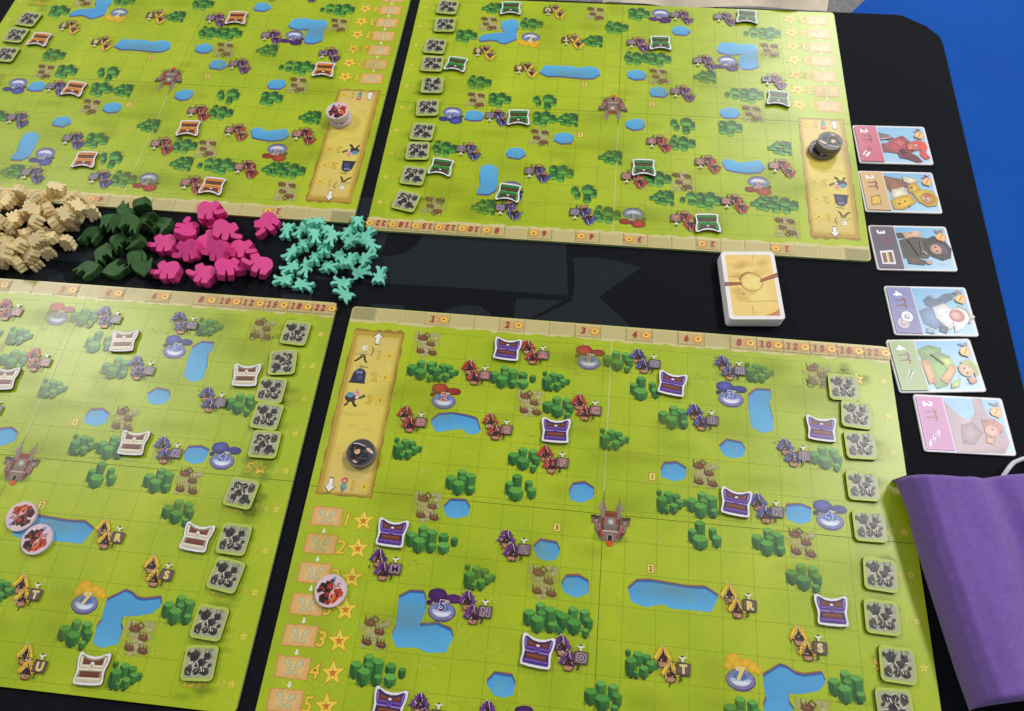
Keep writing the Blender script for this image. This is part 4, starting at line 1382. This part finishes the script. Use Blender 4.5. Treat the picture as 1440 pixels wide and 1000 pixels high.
# ------------------------------------------------------------------ round player discs
def disc_art(kind):
    a = Art(z0=0)
    if kind == 'red':
        a.poly(ell(0, 0, .475, .475, 40), '#e3c3cc')
        a.fan(wob(ell(.16, .3, .2, .14, 14), .02, 1), '#dfc3d4', '#d8b9c6')
        a.poly([(-.02, .42), (.10, .44), (.08, .28), (.02, .26)], '#5a9ac8')
        a.poly([(.0, .28), (.06, .28), (.04, .02), (-.0, .04)], '#b9c4d6')
        a.poly(wob([(-.42, .04), (-.32, .22), (-.16, .28), (.02, .22), (.06, .06), (-.04, -.12), (-.22, -.06), (-.38, -.04)], .02, 2), '#2a1512')
        a.poly([(-.14, .18), (.0, .22), (.02, .06), (-.12, .04)], '#c23426')
        a.poly([(-.36, .06), (-.24, .1), (-.2, -.02), (-.34, -.0)], '#a52b22')
        a.poly(wob([(-.32, -.16), (-.12, -.04), (.0, -.12), (-.02, -.3), (-.14, -.4), (-.3, -.34)], .015, 4), '#1d1412')
        a.poly([(-.18, -.04), (-.02, -.06), (-.02, -.2), (-.14, -.2)], '#96242c')
        a.poly(wob([(.02, -.02), (.14, .08), (.32, .02), (.38, -.1), (.28, -.22), (.16, -.36), (.04, -.36), (.02, -.2)], .015, 5), '#d3502a')
        a.poly([(.14, .04), (.32, .0), (.24, -.12), (.12, -.06)], '#b5321f')
        a.poly([(.10, -.12), (.22, -.14), (.12, -.32), (.05, -.28)], '#e2763a')
        a.poly(ell(.07, -.05, .075, .075, 10), '#d99a86')
        a.poly(ell(.06, -.04, .022, .02, 6), '#f3efe8')
        a.poly(wob([(.12, .06), (.30, .10), (.40, -.02), (.36, -.18), (.30, -.06), (.2, .0)], .015, 15), '#b8401f')
        a.poly(wob([(-.44, .0), (-.34, .04), (-.28, -.08), (-.4, -.1)], .01, 16), '#4a1a18')
        a.poly(wob([(-.1, .26), (.02, .24), (.06, .34), (-.06, .36)], .015, 17), '#6d201c')
        a.poly(wob([(-.08, -.28), (.06, -.3), (.04, -.42), (-.08, -.42)], .015, 18), '#8c2a20')
        a.poly([(-.34, .24), (-.22, .30), (-.2, .2)], '#f0dfe2')
    else:
        a.poly(ell(0, 0, .475, .475, 40), '#4c474e')
        a.fan(ell(-.02, .0, .44, .44, 30), '#5a545c', '#454148')
        a.poly([(-.34, -.1), (-.32, .3), (-.18, .36), (.02, .30), (.16, .22), (.14, .06), (.24, -.1), (.2, -.34), (.0, -.42), (-.22, -.38)], '#17151a')
        a.line([(-.26, .34), (-.12, .34), (.04, .27), (.14, .22)], .03, '#d9d8d4')
        a.poly([(-.26, .2), (-.1, .26), (.0, .16), (-.04, -.0), (-.14, -.06), (-.24, .06)], '#7d4a55')
        a.poly(ell(-.12, .05, .10, .10, 14), '#dfb294')
        a.poly([(-.24, .2), (-.1, .26), (.02, .14), (-.08, .14), (-.2, .1)], '#2b1a26')
        a.poly(ell(-.14, .07, .02, .015, 6), '#3a2222')
        a.poly([(.0, -.04), (.2, .0), (.3, -.2), (.12, -.3), (-.02, -.22)], '#2f3136')
        a.poly([(.04, .02), (.16, .1), (.2, .02), (.1, -.02)], '#4d4f46')
        a.poly(wob([(.18, .16), (.28, .16), (.44, .0), (.40, -.08), (.30, .0), (.2, .08)], .01, 6), '#e3bfae')
        a.poly(wob([(-.24, -.22), (-.14, -.28), (-.08, -.34), (-.16, -.36), (-.24, -.3)], .01, 7), '#d9b6a4')
        a.poly([(-.2, -.1), (-.06, -.14), (.0, -.3), (-.1, -.3)], '#3c3338')
        a.line([(-.16, -.12), (.04, -.2)], .02, '#8d8a88')
    rr = random.Random(len(kind))
    cols = ['#1a0f0e', '#b5321f', '#3a1a16', '#8a2420', '#e07a44'] if kind == 'red' else ['#0f0e12', '#3c3a40', '#6f6a68', '#26242a']
    for i in range(34):
        x, y, an = rr.uniform(-.34, .28), rr.uniform(-.32, .22), rr.uniform(0, 6.3)
        if kind == 'black' and (x + .12) ** 2 + (y - .05) ** 2 < .02:
            continue
        a.line([(x, y), (x + .09 * math.cos(an), y + .09 * math.sin(an))], rr.uniform(.015, .04), rr.choice(cols), taper=.4)
    return a.mesh('printed_figure', M['ink'])


M['disc_rim_pale'] = plain('pale_disc_rim', [(0.3, '#c5bcc0'), (0.7, '#d6cdd0')], 300, 0.4, 0.5)
M['disc_rim_dark'] = plain('dark_disc_rim', [(0.3, '#6c665f'), (0.7, '#837c72')], 300, 0.4, 0.5)
DISC_ART = {k: disc_art(k) for k in ('red', 'black')}
DH = .0046


def disc(kind, x, y, z, rz, label, group, thick=DH):
    t = empty('player_disc', (x * CELL, y * CELL, z), rz)
    rim = M['disc_rim_pale'] if kind == 'red' else M['disc_rim_dark']
    mesh_obj('disc_body', prism_mesh('disc_body', ell(0, 0, .5 * CELL, .5 * CELL, 48), 0.00004, thick, rim, bevel=.0004), t)
    mesh_obj('printed_figure', DISC_ART[kind], t, (0, 0, thick))
    tag(t, label, 'disc', group)
    return t


disc('black', -.99, -4.95, BT + .0005, 8, 'round grey disc with a black-hooded figure on the sand panel of the purple-chest board', None, .0046)
disc('red', -1.05, -9.46, BT + .0005, 0, 'round disc with a red-haired figure covering butterfly slips of the purple-chest board', None, .0022)
disc('red', -11.86, -8.16, BT + .0005, 150, 'upper left one of two red-figure discs by the long lake', 'two red discs by the lake', .0022)
disc('red', -11.02, -8.84, BT + .0005, -12, 'lower right one of two red-figure discs by the long lake', 'two red discs by the lake', .0022)
for k, (dx, dy, r) in enumerate(((.04, -.06, 40), (-.02, .02, 0), (.0, .0, 25))):
    disc('red', -5.10 + dx, 10.32 + dy, BT + .0005 + k * .0033, 20 + r, f'{("bottom", "middle", "top")[k]} one of the stacked red-figure discs on the orange-chest board', 'stack of red discs', .0032)
for k, (dx, dy, r) in enumerate(((-.24, -.08, 30), (.02, .0, -10), (.0, .02, 190))):
    disc('black', 15.74 + dx, 10.10 + dy, BT + .0005 + k * .0035, r, f'{("bottom, shifted left", "middle", "top")[k]} disc of the dark-hooded stack on the green-chest board', 'stack of dark discs', .0034)


# ------------------------------------------------------------------ character cards
CW, CH = 2.97, 2.10


def card_uv(u, v):
    return (u / 100 * CW - CW / 2, CH / 2 - v / 70 * CH)


SK = '#e3b596'
CARDS = {
    'pink': dict(band='#cf5f7d', num='2', rank='4', item='knife', fig=[
        ('p', [(33, 12), (48, 17), (56, 26), (50, 30), (34, 22)], '#6d5560'), ('p', [(33, 34), (46, 32), (60, 36), (60, 50), (34, 50)], '#8a3440'),
        ('p', [(36, 38), (54, 24), (66, 18), (76, 30), (78, 48), (62, 54), (44, 50)], '#b23a48'), ('p', [(50, 30), (62, 24), (70, 34), (60, 40)], '#c9535e'),
        ('p', [(54, 50), (66, 46), (80, 56), (86, 66), (78, 68), (66, 62), (56, 60)], '#7b2b3a'), ('e', (80, 38, 9, 8), '#cc6a62'),
        ('p', [(76, 30), (86, 26), (95, 30), (97, 40), (92, 48), (97, 58), (90, 62), (84, 54), (86, 44), (82, 36)], '#d5473f'), ('p', [(68, 36), (76, 34), (78, 44), (70, 46)], '#d97a5a'),
        ('e', (81, 37, 2, 1.6), '#f3e6dc'), ('l', [(34, 26), (46, 24), (52, 20)], 3, '#b98a90'), ('p', [(58, 44), (64, 42), (68, 50), (60, 52)], '#5c2432')]),
    'yellow': dict(band='#dcb67c', num='2', rank='4', item='flag', fig=[
        ('p', [(33, 8), (60, 14), (64, 26), (40, 40), (34, 30)], '#8f6040'), ('p', [(40, 32), (58, 26), (62, 40), (44, 48), (37, 44)], '#eadcc0'),
        ('p', [(36, 50), (52, 42), (64, 40), (70, 52), (60, 60), (50, 66), (37, 66)], '#e5b92c'), ('p', [(58, 8), (74, 12), (80, 16), (66, 22), (58, 18)], '#ecd9b4'),
        ('p', [(62, 24), (74, 18), (78, 30), (72, 42), (62, 36)], '#e0b030'), ('p', [(66, 36), (78, 30), (94, 34), (98, 46), (94, 58), (82, 60), (72, 52)], '#efc63a'),
        ('e', (85, 46, 10, 10), '#d98f36'), ('e', (83, 46, 7, 7), SK), ('p', [(78, 40), (88, 38), (90, 46), (84, 42)], '#c9702c'), ('e', (82, 44, 1.3, 1.2), '#4a2a1c'),
        ('e', (82, 49, 1.3, 1.2), '#4a2a1c'), ('e', (46, 56, 1.5, 1.3), '#9a6a1c'), ('e', (54, 52, 1.5, 1.3), '#9a6a1c'), ('e', (58, 60, 1.5, 1.3), '#9a6a1c'), ('e', (67, 28, 1.5, 1.3), '#9a6a1c')]),
    'black': dict(band='#65586c', num='3', rank='5', item='chest', fig=[
        ('p', [(33, 12), (50, 10), (62, 8), (66, 16), (52, 22), (36, 20)], '#d3a58c'), ('p', [(33, 12), (42, 12), (44, 20), (34, 20)], '#4a3a30'),
        ('p', [(36, 24), (54, 18), (72, 20), (76, 42), (66, 52), (48, 50), (36, 52)], '#4e463a'), ('p', [(40, 50), (52, 50), (64, 56), (60, 62), (40, 60)], '#5c4a3c'),
        ('p', [(66, 24), (80, 16), (92, 22), (99, 36), (95, 50), (84, 54), (72, 48), (68, 36)], '#3b3336'), ('e', (80, 37, 8, 8), '#d9a48c'),
        ('p', [(78, 26), (90, 30), (94, 42), (86, 46), (86, 34)], '#5b4468'), ('e', (79, 34, 1.3, 1.2), '#3a2226'), ('e', (80, 40, 1.3, 1.2), '#3a2226'),
        ('l', [(46, 22), (56, 48)], 2, '#2f2a22'), ('l', [(62, 24), (60, 46)], 2, '#6c6250'), ('l', [(62, 40), (66, 46)], 2, '#b9b4a4'), ('e', (66, 58, 4, 3), '#cf9f88')]),
    'blue': dict(band='#8484bd', num='4', rank='6', item='ring', fig=[
        ('p', [(36, 36), (52, 28), (62, 36), (60, 56), (50, 62), (38, 54)], '#6e8fb8'), ('p', [(44, 20), (52, 12), (60, 18), (72, 10), (86, 8), (80, 18), (70, 24), (56, 30), (46, 28)], '#536a8c'),
        ('p', [(52, 30), (68, 24), (80, 34), (78, 54), (66, 62), (54, 46)], '#f0f1f4'), ('p', [(56, 56), (66, 58), (62, 68), (54, 64)], '#4a5a78'),
        ('p', [(74, 34), (88, 28), (96, 40), (92, 50), (82, 60), (72, 66), (74, 50)], '#e6e4e4'), ('e', (80, 42, 9, 9), '#dc7f84'), ('e', (78, 42, 6, 6), '#eeb4a6'),
        ('l', [(84, 28), (93, 34), (96, 44), (92, 52)], 3, '#a9a39a'), ('e', (97, 43, 4, 3), '#cfcac0'), ('p', [(40, 60), (48, 64), (46, 68), (38, 66)], '#8fa8c8')]),
    'green': dict(band='#9fb77a', num='4', rank='7', item='leaf', fig=[
        ('p', [(34, 14), (48, 8), (62, 12), (60, 24), (44, 28), (34, 22)], '#6f9a4a'), ('p', [(36, 26), (58, 18), (70, 24), (72, 44), (58, 62), (44, 66), (38, 50)], '#7aa552'),
        ('p', [(56, 24), (70, 26), (72, 36), (62, 40)], '#bccb62'), ('p', [(34, 28), (44, 28), (46, 56), (36, 60)], '#d79a62'), ('p', [(50, 54), (68, 34), (76, 38), (58, 60)], '#dba06c'),
        ('p', [(62, 58), (74, 52), (70, 64), (60, 66)], '#a9c25c'), ('e', (84, 42, 9, 9), '#e8b692'), ('p', [(78, 32), (90, 28), (98, 36), (97, 48), (92, 52), (92, 40), (84, 34)], '#a9b450'),
        ('p', [(82, 52), (92, 52), (92, 58), (84, 60)], '#d98f78'), ('e', (82, 40, 1.3, 1.2), '#47342a'), ('e', (84, 46, 1.3, 1.2), '#47342a'), ('l', [(48, 20), (60, 34)], 1.5, '#4f6b34')]),
    'magenta': dict(band='#c473b3', num='2', rank='7', item='wave', fig=[
        ('p', [(33, 6), (46, 24), (58, 30), (66, 18), (66, 2), (76, 2), (78, 20), (84, 28), (94, 40), (96, 54), (88, 68), (36, 69)], '#ab8f9a'),
        ('p', [(46, 36), (60, 32), (70, 44), (56, 60), (44, 58)], '#9d7f8c'), ('p', [(70, 28), (86, 26), (94, 36), (90, 44), (80, 38), (72, 44)], '#b5736c'),
        ('e', (79, 42, 8, 7), '#e4ab98'), ('p', [(72, 48), (80, 50), (78, 58), (70, 56)], '#d99a84'), ('e', (80, 40, 1.2, 1.1), '#5a3a3a')]),
}


def card_art(k):
    s = CARDS[k]
    a = Art(z0=0)
    U = card_uv
    a.poly([(x, y) for x, y in round_rect(-CW / 2 + .04, -CH / 2 + .04, CW / 2 - .04, CH / 2 - .04, .09)], '#e4e4ea')
    sky = [U(33, 2.5), U(97, 2.5), U(97, 67.5), U(33, 67.5)]
    a.poly(sky, ['#6faedb', '#8cc0e4', '#b9d9ee', '#9cc9e8'])
    rr = random.Random(len(k))
    for i in range(9):
        u, v = rr.uniform(40, 94), rr.uniform(6, 64)
        x, y = U(u, v)
        a.fan(ell(x, y, .14, .08, 9), '#e6f1f8', '#b5d4ea', .5, 0)
    for f in s['fig']:
        if f[0] == 'p':
            p = [U(*q) for q in f[1]]
            p = wob(p, .012, int(f[1][0][0]))
            tint = lambda k: '#' + ''.join('%02x' % min(255, int(int(f[2][j:j + 2], 16) * k)) for j in (1, 3, 5))
            cx, cy = sum(q[0] for q in p) / len(p), sum(q[1] for q in p) / len(p)
            a.poly(p, tint(.74))
            sg = [(p[i][0] - p[i - 1][0]) * (p[(i + 1) % len(p)][1] - p[i][1]) - (p[i][1] - p[i - 1][1]) * (p[(i + 1) % len(p)][0] - p[i][0]) for i in range(len(p))]
            if min(sg) * max(sg) >= 0 or len(p) < 6 and min(map(abs, sg)) < .02:
                a.fan([(cx + (qx - cx) * .93, cy + (qy - cy) * .93) for qx, qy in p], tint(1.14), tint(.84))
            else:
                a.poly(p, [tint(.84 + .3 * ((i * 7) % 5) / 4) for i in range(len(p))])
            for j in range(7):
                q0, q1 = rr.choice(p), rr.choice(p)
                t = rr.uniform(.2, .8)
                ex, ey = q0[0] + (q1[0] - q0[0]) * t, q0[1] + (q1[1] - q0[1]) * t
                ex, ey = cx + (ex - cx) * .7, cy + (ey - cy) * .7
                a.line([(ex, ey), (ex + rr.uniform(-.12, .12), ey + rr.uniform(-.08, .08))], rr.uniform(.02, .05), tint(rr.choice([.6, .7, 1.2, .9])), .75, .3)
        elif f[0] == 'e':
            u, v, ru, rv = f[1]
            x, y = U(u, v)
            tint = lambda k: '#' + ''.join('%02x' % min(255, int(int(f[2][j:j + 2], 16) * k)) for j in (1, 3, 5))
            a.fan(ell(x, y, ru / 100 * CW, rv / 70 * CH, 14), tint(1.06), tint(.84), centre=(x + .03, y + .03))
        else:
            a.line([U(*q) for q in f[1]], f[2] / 100 * CW, f[3])
    a.poly([U(2, 2.5), U(32, 2.5), U(34, 67.5), U(2.5, 67.5)], s['band'])
    a.poly([U(4, 4.5), U(30.5, 4.5), U(32.5, 65.5), U(4.5, 65.5)], s['band'], .9)
    a.line([U(32, 3), U(34, 67)], .03, '#f1dbe6', .8)
    x, y = U(14, 12)
    a.text(s['num'], x, y, .42, '#f6f2f4', .035, -90)
    # two crossed picks
    for dv in (22, 29):
        a.line([U(9, dv), U(20, dv - 1)], .05, '#7d3f3c')
        a.line([U(19, dv - 4), U(21.5, dv), U(20, dv + 4)], .07, '#8c3436')
    it = s['item']
    if it == 'knife':
        a.line([U(8, 58), U(14, 50)], .22, '#f2e4ea')
        a.line([U(8, 57), U(16, 46)], .07, '#a9545e')
        a.line([U(14, 42), U(19, 47)], .06, '#8c3a48')
    elif it == 'flag':
        a.poly([U(10, 46), U(22, 42), U(22, 58), U(9, 60)], '#6f5326')
        a.poly([U(11, 47), U(21, 44), U(21, 57), U(10, 58.5)], '#e3bb3e')
    elif it == 'chest':
        a.poly([U(7, 42), U(24, 40), U(24, 62), U(7, 62)], '#ece6ee')
        a.poly([U(9, 45), U(22, 43), U(22, 59), U(9, 60)], '#7d5a3c')
        a.line([U(15.5, 44), U(15.5, 60)], .1, '#d9c9a4')
    elif it == 'ring':
        a.line([U(6, 36), U(30, 36)], .02, '#cfd0e8', .7)
        for (u, v, q) in ((13, 54, '#cdb9bb'), (19, 45, '#e3e4ee')):
            xx, yy = U(u, v)
            a.poly(ell(xx, yy, .24, .26, 16), '#77719c')
            a.poly(ell(xx, yy, .21, .23, 16), q)
            a.poly(ell(xx, yy, .10, .10, 12), '#8f87b0')
            a.poly(ell(xx + .02, yy + .02, .06, .06, 10), '#e6d9c9')
    elif it == 'leaf':
        a.line([U(20, 42), U(14, 52), U(8, 64)], .16, '#eef2e0', taper=.3)
        a.line([U(20, 42), U(14, 52), U(8, 64)], .1, '#66823e', taper=.3)
    else:
        a.line([U(20, 44), U(18, 52), U(14, 50), U(13, 58), U(9, 57), U(7, 64)], .09, '#f3e3ef', taper=.8)
        a.line([U(20, 44), U(18, 52), U(14, 50), U(13, 58), U(9, 57)], .03, '#8f6a8c')
    x, y = U(89, 8.5)
    a.text(s['rank'], x, y, .40, '#f3eef0', .04, -90)
    a.text(s['rank'], x, y, .40, '#6b2f52', .012, -90)
    x, y = U(89, 18)
    p = [(x + (.21 if i % 2 else .17) * math.cos(i * math.pi / 7), y + (.21 if i % 2 else .17) * math.sin(i * math.pi / 7)) for i in range(14)]
    a.poly(wob(p, .03, 5), '#efb066')
    a.poly(ell(x, y, .12, .12, 10), '#f3cf86')
    a.line([(x - .06, y - .1), (x + .02, y + .02), (x + .08, y + .12)], .05, '#c46a2c')
    return a.mesh('printed_face', M['ink_card'])


CT = .0013
card_body = prism_mesh('card_body', round_rect(-CW / 2 * CELL, -CH / 2 * CELL, CW / 2 * CELL, CH / 2 * CELL, .10 * CELL, 4), 0.00003, CT, M['white_card'], bevel=.0002)
for key, cx, cy, rz, lab in (
        ('pink', 18.52, 10.66, 2.4, 'card with pink band and red-haired figure in red, farthest of the row'),
        ('yellow', 18.47, 8.13, 2.6, 'card with tan band and figure in a yellow hooded coat'),
        ('black', 18.58, 5.37, 3.3, 'card with grey-purple band and figure in a dark hood'),
        ('blue', 18.84, 2.56, 3.6, 'card with lavender-blue band and figure in white and blue'),
        ('green', 18.66, .29, 6.0, 'card with pale green band and figure in green clothes'),
        ('magenta', 19.25, -1.91, 2.2, 'card with magenta band and mauve cloaked figure, nearest to the purple bag')):
    t = empty('character_card', (cx * CELL, cy * CELL, 0.0004), rz)
    mesh_obj('card_body', card_body, t)
    mesh_obj('printed_face', card_art(key), t, (0, 0, CT))
    tag(t, lab, 'card', 'character cards in a row on the mat')


# ------------------------------------------------------------------ face-down deck
deck = empty('card_deck', (12.30 * CELL, 2.86 * CELL, 0), 4.9)
tag(deck, 'stack of face-down cards with yellow parchment backs and white edges', 'card deck')
DW, DHH = 2.0, 2.98
NCARD, TH = 22, .00046
slab = prism_mesh('card', round_rect(-DW / 2 * CELL, -DHH / 2 * CELL, DW / 2 * CELL, DHH / 2 * CELL, .14 * CELL, 5), 0, TH * .9, M['white_card'])
rr = random.Random(3)
for i in range(NCARD):
    f = i / (NCARD - 1)
    top = i == NCARD - 1
    mesh_obj('card', slab, deck, ((0 if top else rr.uniform(-.00025, .00025) - .0004 * (1 - f)), (0 if top else rr.uniform(-.0002, .0002)), .0003 + i * TH), 0 if top else rr.uniform(-.5, .5))
a = Art(z0=0)
a.fan(round_rect(-DW / 2 + .15, -DHH / 2 + .15, DW / 2 - .15, DHH / 2 - .15, .08, 4), '#f2dc84', '#eec870')
rr = random.Random(9)
for i in range(16):
    a.fan(wob(ell(rr.uniform(-.6, .6), rr.uniform(-1.1, 1.1), .3, .22, 10), .04, i), rr.choice(['#f1da88', '#e8c96e', '#ecce7a']), '#ecd07c', .5, 0)
a.fan([(.3, -1.34), (.85, -1.34), (.85, -1.0), (.7, -1.16)], '#c9664a', '#e0a468', .95, .6)
for p in ([(-.85, .35), (-.3, .36)], [(-.1, -1.34), (-.12, -.9)], [(.85, -.7), (-.3, -.74)], [(.2, 1.34), (.14, 1.1)]):
    a.line(p, .02, '#c2a660', .8)
a.ring(ell(0, .12, .40, .40, 30), .035, '#b8863a')
a.ring(ell(.01, .11, .385, .385, 30), .015, '#e3c06a')
a.line(ell(-.02, .14, .42, .41, 14, 0, 90, 170), .04, '#a8622c')
a.poly([(-1.0, .10), (-1.0, -.06), (-.36, .0), (-.40, .10)], '#8f3f2e')
a.poly([(-1.0, .05), (-1.0, -.02), (-.37, .03), (-.38, .07)], '#ad5a44')
a.poly([(.36, .24), (.30, .10), (1.0, .34), (1.0, .52)], '#8f3f2e')
a.poly([(.36, .21), (.33, .14), (1.0, .38), (1.0, .47)], '#ad5a44')
mesh_obj('printed_back', a.mesh('printed_back', M['ink_card']), deck, (0, 0, .0003 + (NCARD - 1) * TH + TH * .9))


# ------------------------------------------------------------------ wooden figures heaped between the boards
def figure_mesh(kind, mir, mat):
    h, P = SIL[kind]
    h /= 1000
    pts = [(x * mir / 1000, y / 1000) for x, y in P]
    if mir < 0:
        pts = pts[::-1]
    a = sum(pts[i - 1][0] * pts[i][1] - pts[i][0] * pts[i - 1][1] for i in range(len(pts)))
    if a < 0:
        pts = pts[::-1]
    # round the outline a little: one pass of corner cutting
    q = []
    c = .17 if kind == 'goblin' else .12
    for i in range(len(pts)):
        (x0, y0), (x1, y1) = pts[i], pts[(i + 1) % len(pts)]
        q += [(x0 * (1 - c) + x1 * c, y0 * (1 - c) + y1 * c), (x0 * c + x1 * (1 - c), y0 * c + y1 * (1 - c))]
    bm = bmesh.new()
    lo = [bm.verts.new((x, y, -h / 2)) for x, y in q]
    hi = [bm.verts.new((x, y, h / 2)) for x, y in q]
    bm.faces.new(hi)
    bm.faces.new(lo[::-1])
    n = len(q)
    for i in range(n):
        bm.faces.new((lo[i], lo[(i + 1) % n], hi[(i + 1) % n], hi[i]))
    eds = [e for e in bm.edges if abs(e.verts[0].co.z - e.verts[1].co.z) < 1e-9]
    bmesh.ops.bevel(bm, geom=eds, offset=.00025, segments=1, affect='EDGES', clamp_overlap=True)
    bmesh.ops.recalc_face_normals(bm, faces=bm.faces[:])
    me = bpy.data.meshes.new(kind)
    bm.to_mesh(me)
    bm.free()
    me.materials.append(mat)
    return me


FIG = {'troll': ('troll_figure', 'pink'), 'fairy': ('fairy_figure', 'teal'), 'goblin': ('goblin_figure', 'green'), 'skeleton': ('skeleton_figure', 'beige')}
SPECIAL = {}
for kind, poses in POSE.items():
    nm, mk = FIG[kind]
    ms = {1: figure_mesh(kind, 1, M[mk]), -1: figure_mesh(kind, -1, M[mk])}
    for i, (mir, x, y, z, qw, qx, qy, qz) in enumerate(poses):
        o = mesh_obj(nm, ms[mir])
        o.rotation_mode = 'QUATERNION'
        o.rotation_quaternion = (qw, qx, qy, qz)
        o.location = (x * CELL, y * CELL, z * CELL + .0001)
        lab, grp = LABELS[kind](i, x, y, z)
        tag(o, lab, 'game figure', grp)


# ------------------------------------------------------------------ cloth bags
def cloth(name, fn, nu, nv, mat, parent=None, thick=.0012):
    verts, faces = [], []
    for j in range(nv + 1):
        for i in range(nu + 1):
            x, y, z = fn(i / nu, j / nv)
            verts.append((x * CELL, y * CELL, z * CELL))
    for j in range(nv):
        for i in range(nu):
            b = j * (nu + 1) + i
            faces.append((b, b + nu + 1, b + nu + 2, b + 1))
    me = bpy.data.meshes.new(name)
    me.from_pydata(verts, [], faces)
    for p in me.polygons:
        p.use_smooth = True
    me.materials.append(mat)
    o = mesh_obj(name, me, parent)
    sd = o.modifiers.new('subdiv', 'SUBSURF')
    sd.levels = sd.render_levels = 1
    return o


def interp(tab, t):
    for i in range(len(tab) - 1):
        t0, t1 = tab[i][0], tab[i + 1][0]
        if t <= t1 or i == len(tab) - 2:
            k = max(0.0, min(1.0, (t - t0) / (t1 - t0)))
            k = k * k * (3 - 2 * k) if False else k
            return [a + (b - a) * k for a, b in zip(tab[i][1:], tab[i + 1][1:])]


def hash_noise(x, y, s):
    return math.sin(x * 1.7 + s) * math.sin(y * 1.3 + 2.1 * s) + .5 * math.sin(x * 3.1 + y * 1.9 + s * .7) + .3 * math.sin(x * 5.3 - y * 4.1 + s)


def bag_fn(u, v):
    # u across from the side facing the boards to the far right, v from the mouth to the foot
    lx = interp([(0, 16.66), (.22, 16.90), (.40, 17.08), (.61, 17.33), (.82, 17.57), (1, 17.80)], v)[0]
    yt = interp([(0, -4.28), (.10, -4.14), (.3, -4.16), (.6, -3.75), (1, -3.2)], u)[0]
    yb = interp([(0, -10.95), (.10, -10.80), (.45, -10.25), (1, -9.9)], u)[0]
    y = yt + (yb - yt) * v
    prof = interp([(0, .10, .05), (.02, .0, .34), (.05, -.03, .80), (.09, .08, 1.22), (.14, .32, 1.50), (.22, .85, 1.60), (.34, 1.75, 1.52), (.5, 2.9, 1.40), (.75, 4.6, 1.2), (.95, 6.0, .7), (1, 6.2, .05)], u)
    x = lx + prof[0]
    z = prof[1]
    xc = 19.0 + .22 * math.sin(v * 4) + .9 * v * (1 - v) + .35 * v
    z -= .42 * math.exp(-((x - xc) / .42) ** 2) * (.55 + .45 * math.sin(v * 3.0 + .3))
    z += .10 * math.exp(-((x - xc + .9) / .5) ** 2)
    z += .045 * hash_noise(x * .55 + y * .22, y * .35, 1.0) * min(1, z)
    z += .007 * hash_noise(x * 2.3 + y, y * 2.2, 2.0) * min(1, z)
    e = min(v / .035, (1 - v) / .03)
    if e < 1:
        z = max(.05 + (.30 if v < .5 and u < .05 else 0), z * (.55 + .45 * e ** .5))
        y += (-.05 if v < .5 else .05) * (1 - e)
    if v < .2 and u < .14:
        x -= .10 * (1 - v / .2) * (1 - u / .14)
        z = max(z, .35)
    return x, y, z


bag = empty('drawstring_bag', (0, 0, 0))
tag(bag, 'purple velvet drawstring bag lying at the lower right corner', 'bag')
cloth('bag_body', bag_fn, 90, 70, M['purple'], bag)


def mouth_fn(u, v):
    # inner back wall of the mouth, falling to the mat
    x, y, z = bag_fn(u, 0.0)
    return x + .02, y + .04 + .10 * v, z * (1 - v) + .03 * v


cloth('bag_mouth', mouth_fn, 60, 6, M['purple'], bag)


def tube(name, pts, r, mat, parent):
    cu = bpy.data.curves.new(name, 'CURVE')
    cu.dimensions = '3D'
    cu.bevel_depth = r
    cu.bevel_resolution = 3
    sp = cu.splines.new('BEZIER')
    sp.bezier_points.add(len(pts) - 1)
    for b, p in zip(sp.bezier_points, pts):
        b.co = Vector(p) * CELL
        b.handle_left_type = b.handle_right_type = 'AUTO'
    ob = bpy.data.objects.new(name, cu)
    COL.objects.link(ob)
    dg = bpy.context.evaluated_depsgraph_get()
    me = bpy.data.meshes.new_from_object(ob.evaluated_get(dg))
    me.name = name
    bpy.data.objects.remove(ob)
    me.materials.clear()
    me.materials.append(mat)
    for p in me.polygons:
        p.use_smooth = True
    return mesh_obj(name, me, parent)


tube('drawstring', [(19.75, -3.95, .75), (19.95, -3.68, .78), (20.2, -3.45, .60), (20.55, -3.2, .35), (21.1, -3.0, .22), (21.9, -3.3, .3), (22.4, -3.8, .4)], .0014, M['cord'], bag)
tube('drawstring', [(20.5, -3.9, .9), (20.75, -3.5, .95), (21.1, -3.35, .6), (21.6, -3.3, .3)], .0014, M['cord'], bag)


def sack_fn(u, v):
    x = 6.0 + 10.6 * u + .25 * math.sin(v * 5)
    fold = math.sin(u * 19 + 1.6 * math.sin(u * 6) + v * 2.2)
    y = 18.86 + 7 * v - .10 * fold * (1 - v)
    z = .10 + .75 * min(1, v * 2.0) + .25 * v
    z += (.05 + .42 * min(1, v * 4)) * fold + .10 * math.sin(u * 43 + v * 6) * min(1, v * 6)
    z += .10 * math.sin(u * 8.0 + 2)
    if u > .94:
        z *= max(.04, 1 - ((u - .94) / .06) ** 2)
    if u < .04:
        z *= max(.04, 1 - ((.04 - u) / .04) ** 2)
    return x, y, max(.05, z)


sack = empty('cloth_sack')
tag(sack, 'cream canvas sack with soft folds behind the green-chest board', 'bag')
cloth('sack_body', sack_fn, 80, 40, M['cream'], sack)
